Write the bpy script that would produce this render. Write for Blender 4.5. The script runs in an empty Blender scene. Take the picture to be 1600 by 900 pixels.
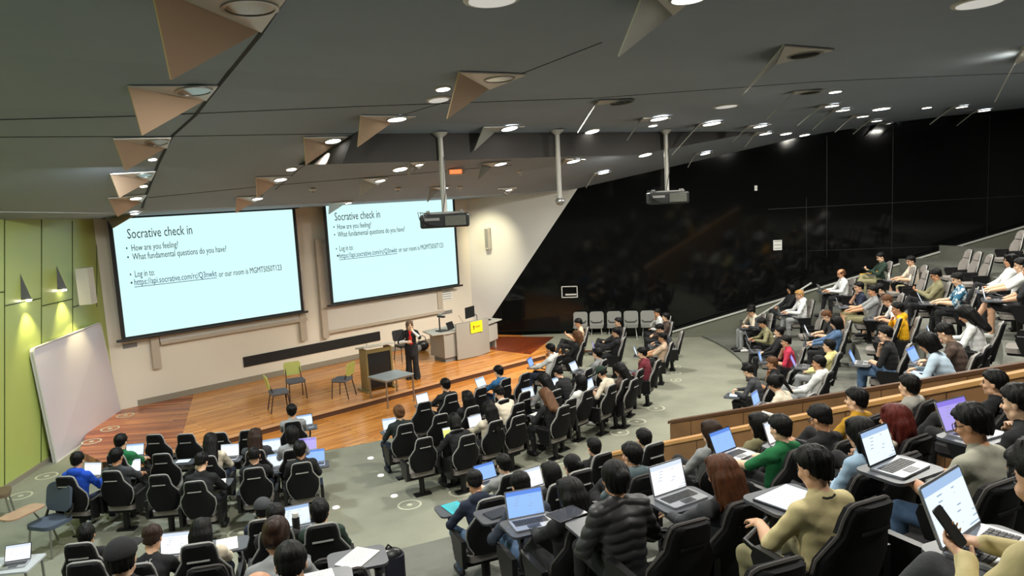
import bpy, bmesh, math, random
import numpy as np
from mathutils import Vector, Matrix
random.seed(7); rng = np.random.default_rng(7)
scene = bpy.context.scene
COL = scene.collection

# ------------------------------------------------------------------ camera
F_PX = 1155.0; CAM_Z = 5.2
roll = math.radians(3.0); pitch = math.atan(145/F_PX)
R0 = Vector((1,0,0)); CF = Vector((0,math.cos(pitch),-math.sin(pitch))); U0 = Vector((0,math.sin(pitch),math.cos(pitch)))
CR = math.cos(roll)*R0 - math.sin(roll)*U0; CU = math.sin(roll)*R0 + math.cos(roll)*U0
CAM = Vector((0,0,CAM_Z))
cd = bpy.data.cameras.new('camera'); cam = bpy.data.objects.new('camera', cd); COL.objects.link(cam)
cd.sensor_width = 36; cd.lens = 36*F_PX/1600; cd.clip_start = .05; cd.clip_end = 200
M = Matrix((CR, CU, -CF)).transposed().to_4x4(); M.translation = CAM
cam.matrix_world = M
scene.camera = cam
def ray(px, py): return CF + CR*((px-800)/F_PX) - CU*((py-450)/F_PX)
def atz(px, py, z):
    d = ray(px, py); return CAM + d*((z-CAM_Z)/d.z)
def atplane(px, py, p0, n):
    d = ray(px, py); p0 = Vector(p0); n = Vector(n)
    return CAM + d*((p0-CAM).dot(n)/d.dot(n))

# ------------------------------------------------------------------ world, exposure
w = bpy.data.worlds.new('world'); scene.world = w; w.use_nodes = True
w.node_tree.nodes['Background'].inputs[0].default_value = (.5,.55,.6,1)
w.node_tree.nodes['Background'].inputs[1].default_value = .02
vs = scene.view_settings
vs.view_transform = 'Standard'; vs.look = 'None'; vs.gamma = 1; vs.exposure = 0.78; vs.use_curve_mapping = False
scene.display_settings.display_device = 'sRGB'

# ------------------------------------------------------------------ geometry of the room
PC = Vector((-6.8, 22.6))                     # centre of the curved rows
QN = Vector((.678,-.735)); UD = Vector((.735,.678))
def qof(x, y): return .678*x - .735*y + 20.89  # distance out from the front wall
ZQ = [-3,0,3,5.9,9.5,11.7,14.9,21,34]; ZV = [-.1,-.05,.05,.67,1.44,1.71,1.88,2.1,2.3]
def zc(x, y): return CAM_Z + float(np.interp(qof(x,y), ZQ, ZV))
def yb(x): return 26.52 - .2017*(x-1.07)       # dark wall
XL = -10.10; XR = 17.0; YBACK = -5.0
def xw(y): return -10.10-.0733*(y-14)          # lime wall, slightly splayed
def on_ceiling(px, py):
    d = ray(px, py); t = 1.0
    for i in range(4000):
        p = CAM + d*t
        if p.z > zc(p.x,p.y): return p
        t += .01
    return CAM + d*12
def fw(s, h, off=0):                           # point on the front wall: s along, h up, off out
    p = Vector((-7.94,21.1)) + UD*s + QN*off; return Vector((p.x,p.y,h))
FWN = Vector((.678,-.735,0)); UD3 = Vector((.735,.678,0))
def atfw(px, py, off=0): return atplane(px, py, fw(0,0,off), FWN)

# lamps that have no visible housing of their own detail: large, soft downlights of the hall
def area(name, loc, size, power, color=(1,.95,.88), rot=(0,0,0), spread=math.pi):
    l = bpy.data.lights.new(name,'AREA'); l.shape='DISK'; l.size=size; l.energy=power; l.color=color; l.spread=spread
    o = bpy.data.objects.new(name,l); o.location=loc; o.rotation_euler=rot; COL.objects.link(o); return o
def spot(name, loc, target, power, angle, color=(1,.93,.82), blend=.6, size=.1):
    l = bpy.data.lights.new(name,'SPOT'); l.energy=power; l.spot_size=math.radians(angle); l.spot_blend=blend; l.color=color; l.shadow_soft_size=size
    o = bpy.data.objects.new(name,l); o.location=loc
    o.rotation_euler = (Vector(target)-Vector(loc)).to_track_quat('-Z','Y').to_euler(); COL.objects.link(o); return o
HALL = [(-6.5,6.5),(-6.5,12.5),(-2.2,9.5),(-2.5,3.5),(1.5,6.0),(1.5,13.5),(5.5,9.5),(5.5,16.5),(9.0,13.0),(9.2,19.5),(5,3),(12.5,16.5),(3.5,21),(-6.5,1.5)]
for i,(x,y) in enumerate(HALL):
    area('hall_light', (x,y,zc(x,y)-.12), .5, (125 if x<-3 else 150)*(.62 if y<7 else 1.08), (.87,.97,1) if x<-3 else (1,.97,.88))
for s,tq,pw in ((1.5,3.0,620),(5.0,3.0,700),(-1.2,3.2,520),(8.0,3.0,560)):
    a = fw(s,0,8.0); b = fw(s,0,tq)
    spot('stage_light', (a.x,a.y,zc(a.x,a.y)-.15), (b.x,b.y,.2), pw, 62, (1,.91,.77))
a = fw(9.6,0,2.6)
# ------------------------------------------------------------------ materials
MATS = {}
def nm(name, base, rough=.6, metal=0, emit=None, es=1, bump=None, var=None, spec=None, coat=0):
    """bump=(scale,strength), var=(scale,amount) light and dark mottling of the base"""
    if name in MATS: return MATS[name]
    m = bpy.data.materials.new(name); m.use_nodes = True; nt = m.node_tree; b = nt.nodes['Principled BSDF']
    b.inputs['Base Color'].default_value = (*base,1); b.inputs['Roughness'].default_value = rough; b.inputs['Metallic'].default_value = metal
    if spec is not None: b.inputs['Specular IOR Level'].default_value = spec
    if coat: b.inputs['Coat Weight'].default_value = coat
    if emit: b.inputs['Emission Color'].default_value = (*emit,1); b.inputs['Emission Strength'].default_value = es
    tc = nt.nodes.new('ShaderNodeTexCoord')
    if var:
        n = nt.nodes.new('ShaderNodeTexNoise'); n.inputs['Scale'].default_value = var[0]; n.inputs['Detail'].default_value = 4
        nt.links.new(tc.outputs['Object'], n.inputs['Vector'])
        r = nt.nodes.new('ShaderNodeValToRGB'); e = r.color_ramp.elements
        e[0].position=.3; e[1].position=.7
        e[0].color = (*[max(0,c*(1-var[1])) for c in base],1); e[1].color = (*[min(1,c*(1+var[1])) for c in base],1)
        nt.links.new(n.outputs['Fac'], r.inputs['Fac']); nt.links.new(r.outputs['Color'], b.inputs['Base Color'])
    if bump:
        n = nt.nodes.new('ShaderNodeTexNoise'); n.inputs['Scale'].default_value = bump[0]; n.inputs['Detail'].default_value = 3
        nt.links.new(tc.outputs['Object'], n.inputs['Vector'])
        bp = nt.nodes.new('ShaderNodeBump'); bp.inputs['Strength'].default_value = bump[1]; bp.inputs['Distance'].default_value = .02
        nt.links.new(n.outputs['Fac'], bp.inputs['Height']); nt.links.new(bp.outputs['Normal'], b.inputs['Normal'])
    MATS[name] = m; return m
def srgb(h):
    h = h.lstrip('#'); c = [int(h[i:i+2],16)/255 for i in (0,2,4)]
    return tuple(x/12.92 if x<=.04045 else ((x+.055)/1.055)**2.4 for x in c)
def wood(name, c1, c2, angle, plank=.13, length=2.4, rough=.22, gap=(.03,.012,.005)):
    m = bpy.data.materials.new(name); m.use_nodes = True; nt = m.node_tree; b = nt.nodes['Principled BSDF']
    tc = nt.nodes.new('ShaderNodeTexCoord'); mp = nt.nodes.new('ShaderNodeMapping'); mp.inputs['Rotation'].default_value[2] = -angle
    nt.links.new(tc.outputs['Object'], mp.inputs['Vector'])
    br = nt.nodes.new('ShaderNodeTexBrick'); br.inputs['Scale'].default_value = 1; br.inputs['Brick Width'].default_value = length
    br.inputs['Row Height'].default_value = plank; br.inputs['Mortar Size'].default_value = .004
    br.inputs['Color1'].default_value = (*c1,1); br.inputs['Color2'].default_value = (*c2,1); br.inputs['Mortar'].default_value = (*gap,1)
    nt.links.new(mp.outputs['Vector'], br.inputs['Vector'])
    mp2 = nt.nodes.new('ShaderNodeMapping'); mp2.inputs['Scale'].default_value = (1.2,18,1)
    nt.links.new(mp.outputs['Vector'], mp2.inputs['Vector'])
    no = nt.nodes.new('ShaderNodeTexNoise'); no.inputs['Scale'].default_value = 1.2; no.inputs['Detail'].default_value = 6
    nt.links.new(mp2.outputs['Vector'], no.inputs['Vector'])
    rp = nt.nodes.new('ShaderNodeValToRGB'); e = rp.color_ramp.elements
    e[0].position=.3; e[0].color=(.55,.48,.42,1); e[1].position=.68; e[1].color=(1.3,1.25,1.15,1)
    nt.links.new(no.outputs['Fac'], rp.inputs['Fac'])
    mx = nt.nodes.new('ShaderNodeMix'); mx.data_type='RGBA'; mx.blend_type='MULTIPLY'; mx.inputs[0].default_value=.8
    nt.links.new(br.outputs['Color'], mx.inputs[6]); nt.links.new(rp.outputs['Color'], mx.inputs[7])
    nt.links.new(mx.outputs[2], b.inputs['Base Color']); b.inputs['Roughness'].default_value = rough
    MATS[name]=m; return m
# ------------------------------------------------------------------ object helpers
def tag(o, label=None, cat=None, group=None, kind=None):
    if label: o['label']=label
    if cat: o['category']=cat
    if group: o['group']=group
    if kind: o['kind']=kind
    return o
def empty(name, loc=(0,0,0), rz=0, label=None, cat=None, group=None):
    o = bpy.data.objects.new(name, None); o.empty_display_size=.1; o.location=loc; o.rotation_euler=(0,0,rz); COL.objects.link(o)
    return tag(o,label,cat,group)
def link(name, me, parent=None, loc=None, rot=None, mats=None):
    o = bpy.data.objects.new(name, me); COL.objects.link(o)
    if parent: o.parent = parent
    if loc is not None: o.location = loc
    if rot is not None: o.rotation_euler = rot
    if mats:
        if not me.materials:
            for m in mats: me.materials.append(m)
        else:
            for i,m in enumerate(mats):
                if me.materials[i] is not m:
                    o.material_slots[i].link='OBJECT'; o.material_slots[i].material = m
    return o
class MB:
    """collects shapes and builds one mesh"""
    def __init__(s): s.bm = bmesh.new()
    def box(s, c, size, rot=None, bevel=0):
        r = bmesh.ops.create_cube(s.bm, size=1); vs_ = r['verts']
        mt = Matrix.Translation(Vector(c)) @ (rot.to_4x4() if rot else Matrix()) @ Matrix.Diagonal((*size,1))
        bmesh.ops.transform(s.bm, matrix=mt, verts=vs_)
        if bevel:
            es = list({e for v in vs_ for e in v.link_edges})
            bmesh.ops.bevel(s.bm, geom=es, offset=bevel, segments=2, profile=.5, affect='EDGES')
        return s
    def tube(s, pts, r, n=8, cap=True):
        pts = [Vector(p) for p in pts]; rs = r if isinstance(r,(list,tuple)) else [r]*len(pts); rings=[]
        up = None
        for i,p in enumerate(pts):
            t = (pts[min(i+1,len(pts)-1)]-pts[max(i-1,0)]).normalized()
            if up is None: up = Vector((0,0,1)) if abs(t.z)<.9 else Vector((1,0,0))
            a = t.cross(up).normalized(); b2 = a.cross(t).normalized(); up = b2
            rings.append([s.bm.verts.new(p + (a*math.cos(k*2*math.pi/n)+b2*math.sin(k*2*math.pi/n))*rs[i]) for k in range(n)])
        for A,B in zip(rings,rings[1:]):
            for k in range(n): s.bm.faces.new((A[k],A[(k+1)%n],B[(k+1)%n],B[k]))
        if cap: s.bm.faces.new(rings[0][::-1]); s.bm.faces.new(rings[-1])
        return s
    def lathe(s, prof, c=(0,0,0), n=24, rot=None, ring=False):
        rings=[]; c=Vector(c)
        for r,z in prof:
            rings.append([s.bm.verts.new(c + ((rot if rot else Matrix.Identity(3)) @ Vector((max(r,1e-4)*math.cos(k*2*math.pi/n), max(r,1e-4)*math.sin(k*2*math.pi/n), z)))) for k in range(n)])
        for A,B in zip(rings,rings[1:]):
            for k in range(n): s.bm.faces.new((A[k],A[(k+1)%n],B[(k+1)%n],B[k]))
        if ring:
            for k in range(n): s.bm.faces.new((rings[-1][k],rings[-1][(k+1)%n],rings[0][(k+1)%n],rings[0][k]))
        else: s.bm.faces.new(rings[0][::-1]); s.bm.faces.new(rings[-1])
        return s
    def slab(s, pts, vec):
        """polygon pts extruded by vec"""
        vec=Vector(vec); a=[s.bm.verts.new(Vector(p)) for p in pts]; b=[s.bm.verts.new(Vector(p)+vec) for p in pts]
        n=len(a); s.bm.faces.new(a[::-1]); s.bm.faces.new(b)
        for i in range(n): s.bm.faces.new((a[i],a[(i+1)%n],b[(i+1)%n],b[i]))
        return s
    def quad(s, pts): s.bm.faces.new([s.bm.verts.new(Vector(p)) for p in pts]); return s
    def sphere(s, c, r, seg=14, ring=9):
        q = bmesh.ops.create_uvsphere(s.bm, u_segments=seg, v_segments=ring, radius=1)
        rr = r if isinstance(r,(tuple,list)) else (r,r,r)
        bmesh.ops.transform(s.bm, matrix=Matrix.Translation(Vector(c)) @ Matrix.Diagonal((*rr,1)), verts=q['verts']); return s
    def mesh(s, name, mat=None, smooth=False):
        bmesh.ops.recalc_face_normals(s.bm, faces=s.bm.faces)
        me = bpy.data.meshes.new(name); s.bm.to_mesh(me); s.bm.free()
        if smooth:
            me.polygons.foreach_set('use_smooth',[True]*len(me.polygons))
            try: me.set_sharp_from_angle(angle=math.radians(40))
            except Exception: pass
        if mat: me.materials.append(mat)
        return me
    def build(s, name, mat, parent=None, loc=None, rot=None, smooth=False):
        return link(name, s.mesh(name, mat, smooth), parent, loc, rot)
def struct(o): o['kind']='structure'; return o
def rrect(w_, h_, r, n=5):
    pts=[]
    for cx,cy,a0 in ((w_/2-r,h_/2-r,0),(-w_/2+r,h_/2-r,90),(-w_/2+r,-h_/2+r,180),(w_/2-r,-h_/2+r,270)):
        for k in range(n+1):
            a=math.radians(a0+90*k/n); pts.append((cx+r*math.cos(a), cy+r*math.sin(a)))
    return pts
def face_yaw(x, y, tx=None, ty=None):
    tx = PC.x if tx is None else tx; ty = PC.y if ty is None else ty
    return math.atan2(ty-y, tx-x) - math.pi/2

# ------------------------------------------------------------------ setting
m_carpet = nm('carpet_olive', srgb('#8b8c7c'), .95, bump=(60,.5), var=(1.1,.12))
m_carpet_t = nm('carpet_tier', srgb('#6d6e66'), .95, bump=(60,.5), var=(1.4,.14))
m_plaster = nm('wall_plaster', srgb('#e4dccb'), .75, var=(.5,.03))
m_white = nm('white_plaster', srgb('#dcdcd8'), .7)
m_ceil = nm('ceiling_grey', srgb('#8b95a2'), .8, var=(.35,.05))
m_dark = nm('dark_gap', (.006,.006,.007), .8)
m_black = nm('gloss_black_panel', (.004,.0045,.0045), .07, spec=.3)
m_green = nm('lime_panel', srgb('#b2bf6a'), .32)
m_olive = nm('olive_dado', srgb('#686a5c'), .7)
m_trim = nm('grey_trim', srgb('#8f8878'), .5)
m_rail = nm('pale_rail', srgb('#c9c9c4'), .35)
uang = math.atan2(UD.y, UD.x)
m_stage = wood('stage_timber', srgb('#e6a155'), srgb('#c57c33'), uang)
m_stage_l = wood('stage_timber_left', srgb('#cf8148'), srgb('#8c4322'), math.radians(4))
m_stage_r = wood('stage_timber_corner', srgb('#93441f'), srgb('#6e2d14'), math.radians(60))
m_oakv = nm('oak_panel', srgb('#876341'), .45, var=(2.5,.16))
m_oakt = nm('oak_ledge', srgb('#c3935c'), .4, var=(2.0,.12))
m_oakd = nm('oak_cap', srgb('#5a3d28'), .4)

mb = MB(); pts=[(XR,YBACK),(XR,yb(XR)),(-1.5,27.04),(xw(18.77),18.77),(xw(YBACK),YBACK)]
mb.slab([(x,y,-.15) for x,y in pts],(0,0,.15)); struct(mb.build('floor', m_carpet))
# tiers -------------------------------------------------
ROWS_D = [(14.0+1.15*k, .2+.4*k) for k in range(8)]
ROWS_C = [(14.1,.06),(15.3,.60),(16.5,1.13),(17.7,1.62),(18.9,2.05),(20.05,2.5),(21.2,2.9)]
A1 = -46.5
def polar(r, a): return PC.x + r*math.cos(math.radians(a)), PC.y + r*math.sin(math.radians(a))
def tiers(rows, a0f, a1f, name, rmax=40):
    mb = MB()
    for i,(r,z) in enumerate(rows):
        r0 = r-.62; r1 = (rows[i+1][0]-.62) if i+1<len(rows) else rmax
        def arc(rr, z_):
            a0=a0f(rr); a1=a1f(rr); n=26
            return [(*polar(rr, a0+(a1-a0)*k/n), z_) for k in range(n+1)]
        zb = rows[i-1][1] if i else 0
        In=arc(r0,z); Ou=arc(r1,z); Lo=arc(r0,zb-.02)
        vi=[mb.bm.verts.new(p) for p in In]; vo=[mb.bm.verts.new(p) for p in Ou]; vl=[mb.bm.verts.new(p) for p in Lo]
        for k in range(len(In)-1):
            mb.bm.faces.new((vi[k],vo[k],vo[k+1],vi[k+1])); mb.bm.faces.new((vl[k],vi[k],vi[k+1],vl[k+1]))
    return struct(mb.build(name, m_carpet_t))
def a_wall(r):      # angle where the circle meets the dark wall
    a=-46.
    while a<60:
        x,y=polar(r,a)
        if y>yb(x)-.37 or x>XR-.05: return a
        a+=.1
    return a
def a_left(r):
    a=-60.
    while a>-179:
        x,y=polar(r,a)
        if x<xw(y)+.03 or y<YBACK+.05: return a
        a-=.2
    return a
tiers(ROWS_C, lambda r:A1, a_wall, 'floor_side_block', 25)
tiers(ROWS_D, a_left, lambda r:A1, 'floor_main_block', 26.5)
# steps of nosing strips on the tier edges near the aisle are part of the carpet
# walls -------------------------------------------------
mb = MB()
a=fw(-3.1,0); 
c0=Vector((xw(18.77),18.77)); c1=Vector((-1.5,27.04))
L=(c1-c0).length; ud=(c1-c0).normalized()
mb.slab([(c0.x,c0.y,0),(c1.x,c1.y,0),(c1.x,c1.y,zc(*c1)),(c0.x,c0.y,zc(*c0))], Vector((-.678,.735,0))*.2)
struct(mb.build('wall_front', m_plaster))
# right part: white wedge and black panelling on one plane
bd = Vector((1,-.2017,0)).normalized(); bn = Vector((-.2017,-1,0)).normalized()
def bw(x, z, off=0): return Vector((x, yb(x), z)) + bn*off
BP0 = bw(0,0); 
def atbw(px,py,off=0): return atplane(px,py,BP0+bn*off,bn)
dT = atbw(901,297); dB = atbw(748,527); 
e0=-1.5
k_ = (dT.x-dB.x)/(dT.z-dB.z); xb0 = dB.x - k_*(dB.z-0)
ztop=zc(dT.x,yb(dT.x)); xt = dB.x + k_*(ztop-dB.z)
mb = MB(); mb.slab([bw(e0,0),bw(max(e0,xb0),0),bw(xt,ztop),bw(.8,zc(.8,yb(.8))),bw(e0,zc(e0,yb(e0)))], -bn*.2)
struct(mb.build('wall_right', m_white))
xs=[xt,3,4.2,5.5,7,8.5,10,12,14,XR]
mb = MB(); mb.slab([bw(max(e0,xb0),0)]+[bw(XR,0)]+[bw(x,zc(x,yb(x))) for x in xs[::-1]], -bn*.2)
struct(mb.build('wall_dark', m_black))
# fine joints between the black panels
m_joint = nm('panel_joint', (.022,.024,.024), .4)
mb = MB()
def bstrip(p,q,wd=.012):
    p=Vector(p); q=Vector(q); d=(q-p).normalized(); s_=d.cross(bn).normalized()*wd/2
    mb.slab([p-s_,q-s_,q+s_,p+s_], bn*.004)
for (ax,ay,bx_,by_) in ((1200,327,1600,306),(1262,392,1600,380)):
    bstrip(atbw(ax,ay,.001),atbw(bx_,by_,.001))
for px in (1292,1395,1545):
    p=atbw(px,250,.001); bstrip(bw(p.x,2.6,.001), bw(p.x,zc(p.x,p.y)-.1,.001))
p=atbw(1260,330,.001); bstrip(bw(p.x,2.2,.001), bw(p.x,4.6,.001))
o=mb.build('trim_1', m_joint); struct(o)
# other walls
def plainwall(name, p, q, mat, inward):
    mb=MB(); n=12
    top=[]
    for k in range(n+1):
        x=p[0]+(q[0]-p[0])*k/n; y=p[1]+(q[1]-p[1])*k/n; top.append((x,y,zc(x,y)))
    mb.slab([(p[0],p[1],0),(q[0],q[1],0)]+top[::-1], Vector(inward)*-.2); struct(mb.build(name, mat))
m_backwall = nm('back_wall_grey', srgb('#4a4a48'), .8)
plainwall('wall_left', (c0.x,c0.y),(xw(YBACK),YBACK), m_green, (1,.0733,0))
plainwall('wall_far_right', (XR,YBACK),(XR,yb(XR)), m_backwall, (-1,0,0))
plainwall('wall_back', (xw(YBACK),YBACK),(XR,YBACK), m_backwall, (0,1,0))
# green wall joints: seams slant as in the hall
GWN=Vector((1,.0733,0)).normalized()
def atgw(px,py,off=0): return atplane(px,py,Vector((xw(0),0,0))+GWN*off,GWN)
m_gj = nm('green_joint', srgb('#3b4a1e'), .7)
mb=MB()
def gstrip(p,q,wd=.025):
    p=Vector(p); q=Vector(q); d=(q-p).normalized(); s_=d.cross(GWN).normalized()*wd/2
    mb.slab([p-s_,q-s_,q+s_,p+s_],GWN*.006)
for (ax,ay,bx_,by_) in ((7,338,7,766),(65,343,64,728),(113,345,114,700),(151,347,151,480),
                        (-30,460,7,456),(7,478,64,466),(66,478,114,467),(114,480,151,468)):
    gstrip(atgw(ax,ay,.001),atgw(bx_,by_,.001))
struct(mb.build('trim_2', m_gj))
# skirting of the left wall
mb=MB(); mb.slab([(xw(18.5),18.5,0),(xw(0),0,0),(xw(0)+.03,0,0),(xw(18.5)+.03,18.5,0)],(0,0,.1)); struct(mb.build('baseboard_left', m_trim))
# ceiling ------------------------------------------------
mb=MB(); qs=[-1,0,1.5,3,4.4,5.9,7.7,9.5,10.6,11.7,13.3,14.9,18,21,27,40]
prev=None
for q in qs:
    z=CAM_Z+float(np.interp(q,ZQ,ZV)); row=[]
    for s_ in (-40,0,45):
        p=Vector((-7.94,21.1))+UD*s_+QN*q; row.append(mb.bm.verts.new((p.x,p.y,z)))
    if prev:
        for k in range(2): mb.bm.faces.new((prev[k],row[k],row[k+1],prev[k+1]))
    prev=row
for co,no in (((xw(0),0,0),tuple(-GWN)),((XR,0,0),(1,0,0)),((0,YBACK,0),(0,-1,0)),((0,yb(0),0),tuple(-bn)),((c0.x,c0.y,0),(-.678,.735,0))):
    g=list(mb.bm.verts)+list(mb.bm.edges)+list(mb.bm.faces)
    bmesh.ops.bisect_plane(mb.bm, geom=g, plane_co=co, plane_no=no, clear_outer=True)
g=list(mb.bm.faces); r_=bmesh.ops.extrude_face_region(mb.bm, geom=g)
bmesh.ops.translate(mb.bm, verts=[v for v in r_['geom'] if isinstance(v,bmesh.types.BMVert)], vec=(0,0,.2))
struct(mb.build('ceiling', m_ceil))
# seams in the ceiling
def ceil_strip(pxs, wd, name, mat, drop=.006):
    P=[on_ceiling(*p) for p in pxs]; mb=MB()
    for a,b in zip(P,P[1:]):
        n=max(1,int((b-a).length/.6))
        for k in range(n):
            p=a.lerp(b,k/n); q=a.lerp(b,(k+1)/n)
            p.z=zc(p.x,p.y)-drop; q.z=zc(q.x,q.y)-drop
            d=(q-p).normalized(); s_=d.cross(Vector((0,0,1))).normalized()*wd/2
            mb.slab([p-s_,q-s_,q+s_,p+s_],(0,0,.02))
    struct(mb.build(name, mat))
ceil_strip([(447,-8),(405,55),(362,108),(305,180),(268,213),(247,256),(227,308),(222,325)], .05, 'trim_3', m_dark)
ceil_strip([(-10,187),(210,181),(330,176),(560,166),(930,153),(1270,128),(1620,113)], .025, 'trim_4', m_dark)
ceil_strip([(-10,214),(270,213),(560,208)], .02, 'trim_5', m_dark)
ceil_strip([(230,309),(420,290),(640,272),(800,258)], .02, 'trim_6', m_dark)
ceil_strip([(940,66),(820,113),(700,158),(560,205),(470,262),(430,296)], .015, 'trim_7', m_dark)
ceil_strip([(-10,331),(165,333),(300,327),(450,319),(740,306),(890,297)], .06, 'trim_8', nm('cornice_white',srgb('#cfd3d6'),.6))
# projector bulkhead: a dark dropped beam
m_bulk = nm('bulkhead_brown', srgb('#353230'), .8)
pA=on_ceiling(553,209); pB=on_ceiling(1182,206)
def drop_to(px,py,ref):     # point below ref's vertical plane along the bulkhead face
    dr=(pB-pA); dr.z=0; n=dr.normalized().cross(Vector((0,0,1)))
    return atplane(px,py,(ref.x,ref.y,0),n)
qA=drop_to(535,256,pA); qM=drop_to(1000,241,pA); 
dr=(pB-pA); dr.z=0; back=Vector((-dr.y,dr.x,0)).normalized()
def ceilpt(p,d):
    q=p+back*d; return Vector((q.x,q.y,zc(q.x,q.y)-.01))
mb=MB(); 
f=[pA,qA,qM,pB]; f=[mb.bm.verts.new(v) for v in f]
b_=[mb.bm.verts.new(ceilpt(pA,.02)), mb.bm.verts.new(ceilpt(qA,2.0)), mb.bm.verts.new(ceilpt(qM,1.0)), mb.bm.verts.new(ceilpt(pB,.02))]
mb.bm.faces.new(f); 
for i in range(4): mb.bm.faces.new((f[i],f[(i+1)%4],b_[(i+1)%4],b_[i]))
mb.bm.faces.new(b_[::-1])
struct(mb.build('trim_9', m_bulk))
# stage --------------------------------------------------
SZ=.17
sL=Vector((-7.85,14.87)); sR=Vector((.94,22.92))
def poly(name, pts, z0, z1, mat):
    mb=MB(); mb.slab([(p[0],p[1],z0) for p in pts],(0,0,z1-z0)); return struct(mb.build(name, mat))
off=Vector((.678,-.735))*.0
sM = fw(-.05,0,0)
sSplit_f = sL + (sR-sL)*.06
w1 = Vector((-9.0,20.1))
main=[sSplit_f, sR, (1.55,23.3), (.2,26.3),(-1.45,26.95),(w1.x,w1.y)]
poly('floor_stage', [tuple(p)[:2] for p in main], 0, SZ, m_stage)
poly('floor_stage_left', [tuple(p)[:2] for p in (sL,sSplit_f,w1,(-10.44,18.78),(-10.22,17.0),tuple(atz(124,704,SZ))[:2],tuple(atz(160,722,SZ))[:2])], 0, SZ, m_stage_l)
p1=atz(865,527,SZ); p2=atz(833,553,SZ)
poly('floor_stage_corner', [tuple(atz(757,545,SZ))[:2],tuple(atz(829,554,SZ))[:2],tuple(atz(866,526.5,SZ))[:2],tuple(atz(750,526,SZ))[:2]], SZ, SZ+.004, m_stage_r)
poly('floor_stage_side', [(1.55,23.3),(2.2,23.1),(3.3,22.85),(3.5,yb(3.5)-.02),(.2,26.3)], 0, SZ-.001, m_carpet)
# bright nosing along the stage edge
mb=MB(); n3=Vector((.678,-.735,0))
a=Vector((sL.x,sL.y,SZ-.045)); b=Vector((sR.x,sR.y,SZ-.045))
mb.slab([a,b,b+n3*.035,a+n3*.035],(0,0,.055)); struct(mb.build('trim_10', nm('nosing',srgb('#cfa478'),.35)))
mb=MB(); a=Vector((sL.x,sL.y,.006)); b=Vector((sR.x,sR.y,.006)); mb.slab([a,b,b+n3*.012,a+n3*.012],(0,0,SZ-.055)); struct(mb.build('trim_13', nm('riser_brown',srgb('#4e3220'),.6)))
mb=MB(); pr=[Vector((sR.x,sR.y)),Vector((1.55,23.3)),Vector((2.2,23.12)),Vector((3.3,22.86))]
for a,b in zip(pr,pr[1:]):
    d=(b-a).normalized(); n=Vector((d.y,-d.x)); 
    mb.slab([(a.x,a.y,SZ-.045),(b.x,b.y,SZ-.045),(b.x+n.x*.035,b.y+n.y*.035,SZ-.045),(a.x+n.x*.035,a.y+n.y*.035,SZ-.045)],(0,0,.055))
struct(mb.build('trim_11', m_oakd))
# timber apron on the floor between step and first row
ap=[]
for k in range(33):
    a_=-97.7+101*k/32; ap.append(polar(7.8,a_))
poly('floor_apron', ap, 0, .006, m_stage)
# skirting of the front wall
mb=MB(); a=fw(-2.9,SZ,.0); b=fw(8.6,SZ,0); mb.slab([a,b,b+FWN*.03,a+FWN*.03],(0,0,.16)); struct(mb.build('baseboard_front', m_trim))
# dado and rail under the dark wall, beside the rising tiers
r0=atbw(1045,521,.35); r1=atbw(1600,355,.35); rdx=(r1-r0)
mb=MB(); far=r0+rdx*1.12
mb.slab([Vector((r0.x-.05,r0.y,0)),Vector((far.x,far.y,0)),far,Vector((r0.x,r0.y,max(.02,r0.z)))], -bn*.3)
struct(mb.build('wall_dado', m_olive))
mb=MB(); mb.slab([r0,far,far+bn*.05,r0+bn*.05],(0,0,.05)); struct(mb.build('trim_12', m_rail))
# wooden walls beside the sloping aisle
def radial_wall(name, ang, ra, rb, za, zb, th, mface, mtop, seams):
    d=Vector((math.cos(math.radians(ang)),math.sin(math.radians(ang)),0)); n=Vector((-d.y,d.x,0))   # n points to the side block
    P3=Vector((PC.x,PC.y,0)); a=P3+d*ra; b=P3+d*rb
    mb=MB(); a0=Vector((a.x,a.y,0)); mb.slab([a0,Vector((b.x,b.y,0)),Vector((b.x,b.y,zb)),Vector((a.x,a.y,za))], n*th)
    struct(mb.build(name, mface))
    mb=MB(); mb.slab([Vector((a.x,a.y,za))-n*.02-d*.03,Vector((b.x,b.y,zb))-n*.02,Vector((b.x,b.y,zb))+n*(th+.02),Vector((a.x,a.y,za))+n*(th+.02)-d*.03],(0,0,.05))
    struct(mb.build(name.replace('wall','trim'), mtop))
    mb=MB()
    for t in seams:
        c=a.lerp(b,t); z=za+(zb-za)*t
        mb.slab([Vector((c.x,c.y,0))-n*.004,Vector((c.x+d.x*.012,c.y+d.y*.012,0))-n*.004,Vector((c.x+d.x*.012,c.y+d.y*.012,z))-n*.004,Vector((c.x,c.y,z))-n*.004], n*.004)
    struct(mb.build(name.replace('wall','trim')+'_joints', m_oakd))
radial_wall('wall_aisle_far', A1, 13.74, 18.8+2, 1.05, 2.74+.66, .10, m_oakv, m_oakd, [.06,.2,.34,.5,.65,.8])
radial_wall('wall_aisle_near', -52.8, 13.6, 21.0, 0.82, 3.15+.62, .22, m_oakv, m_oakt, [.1,.25,.4,.55,.7,.85])
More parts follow.
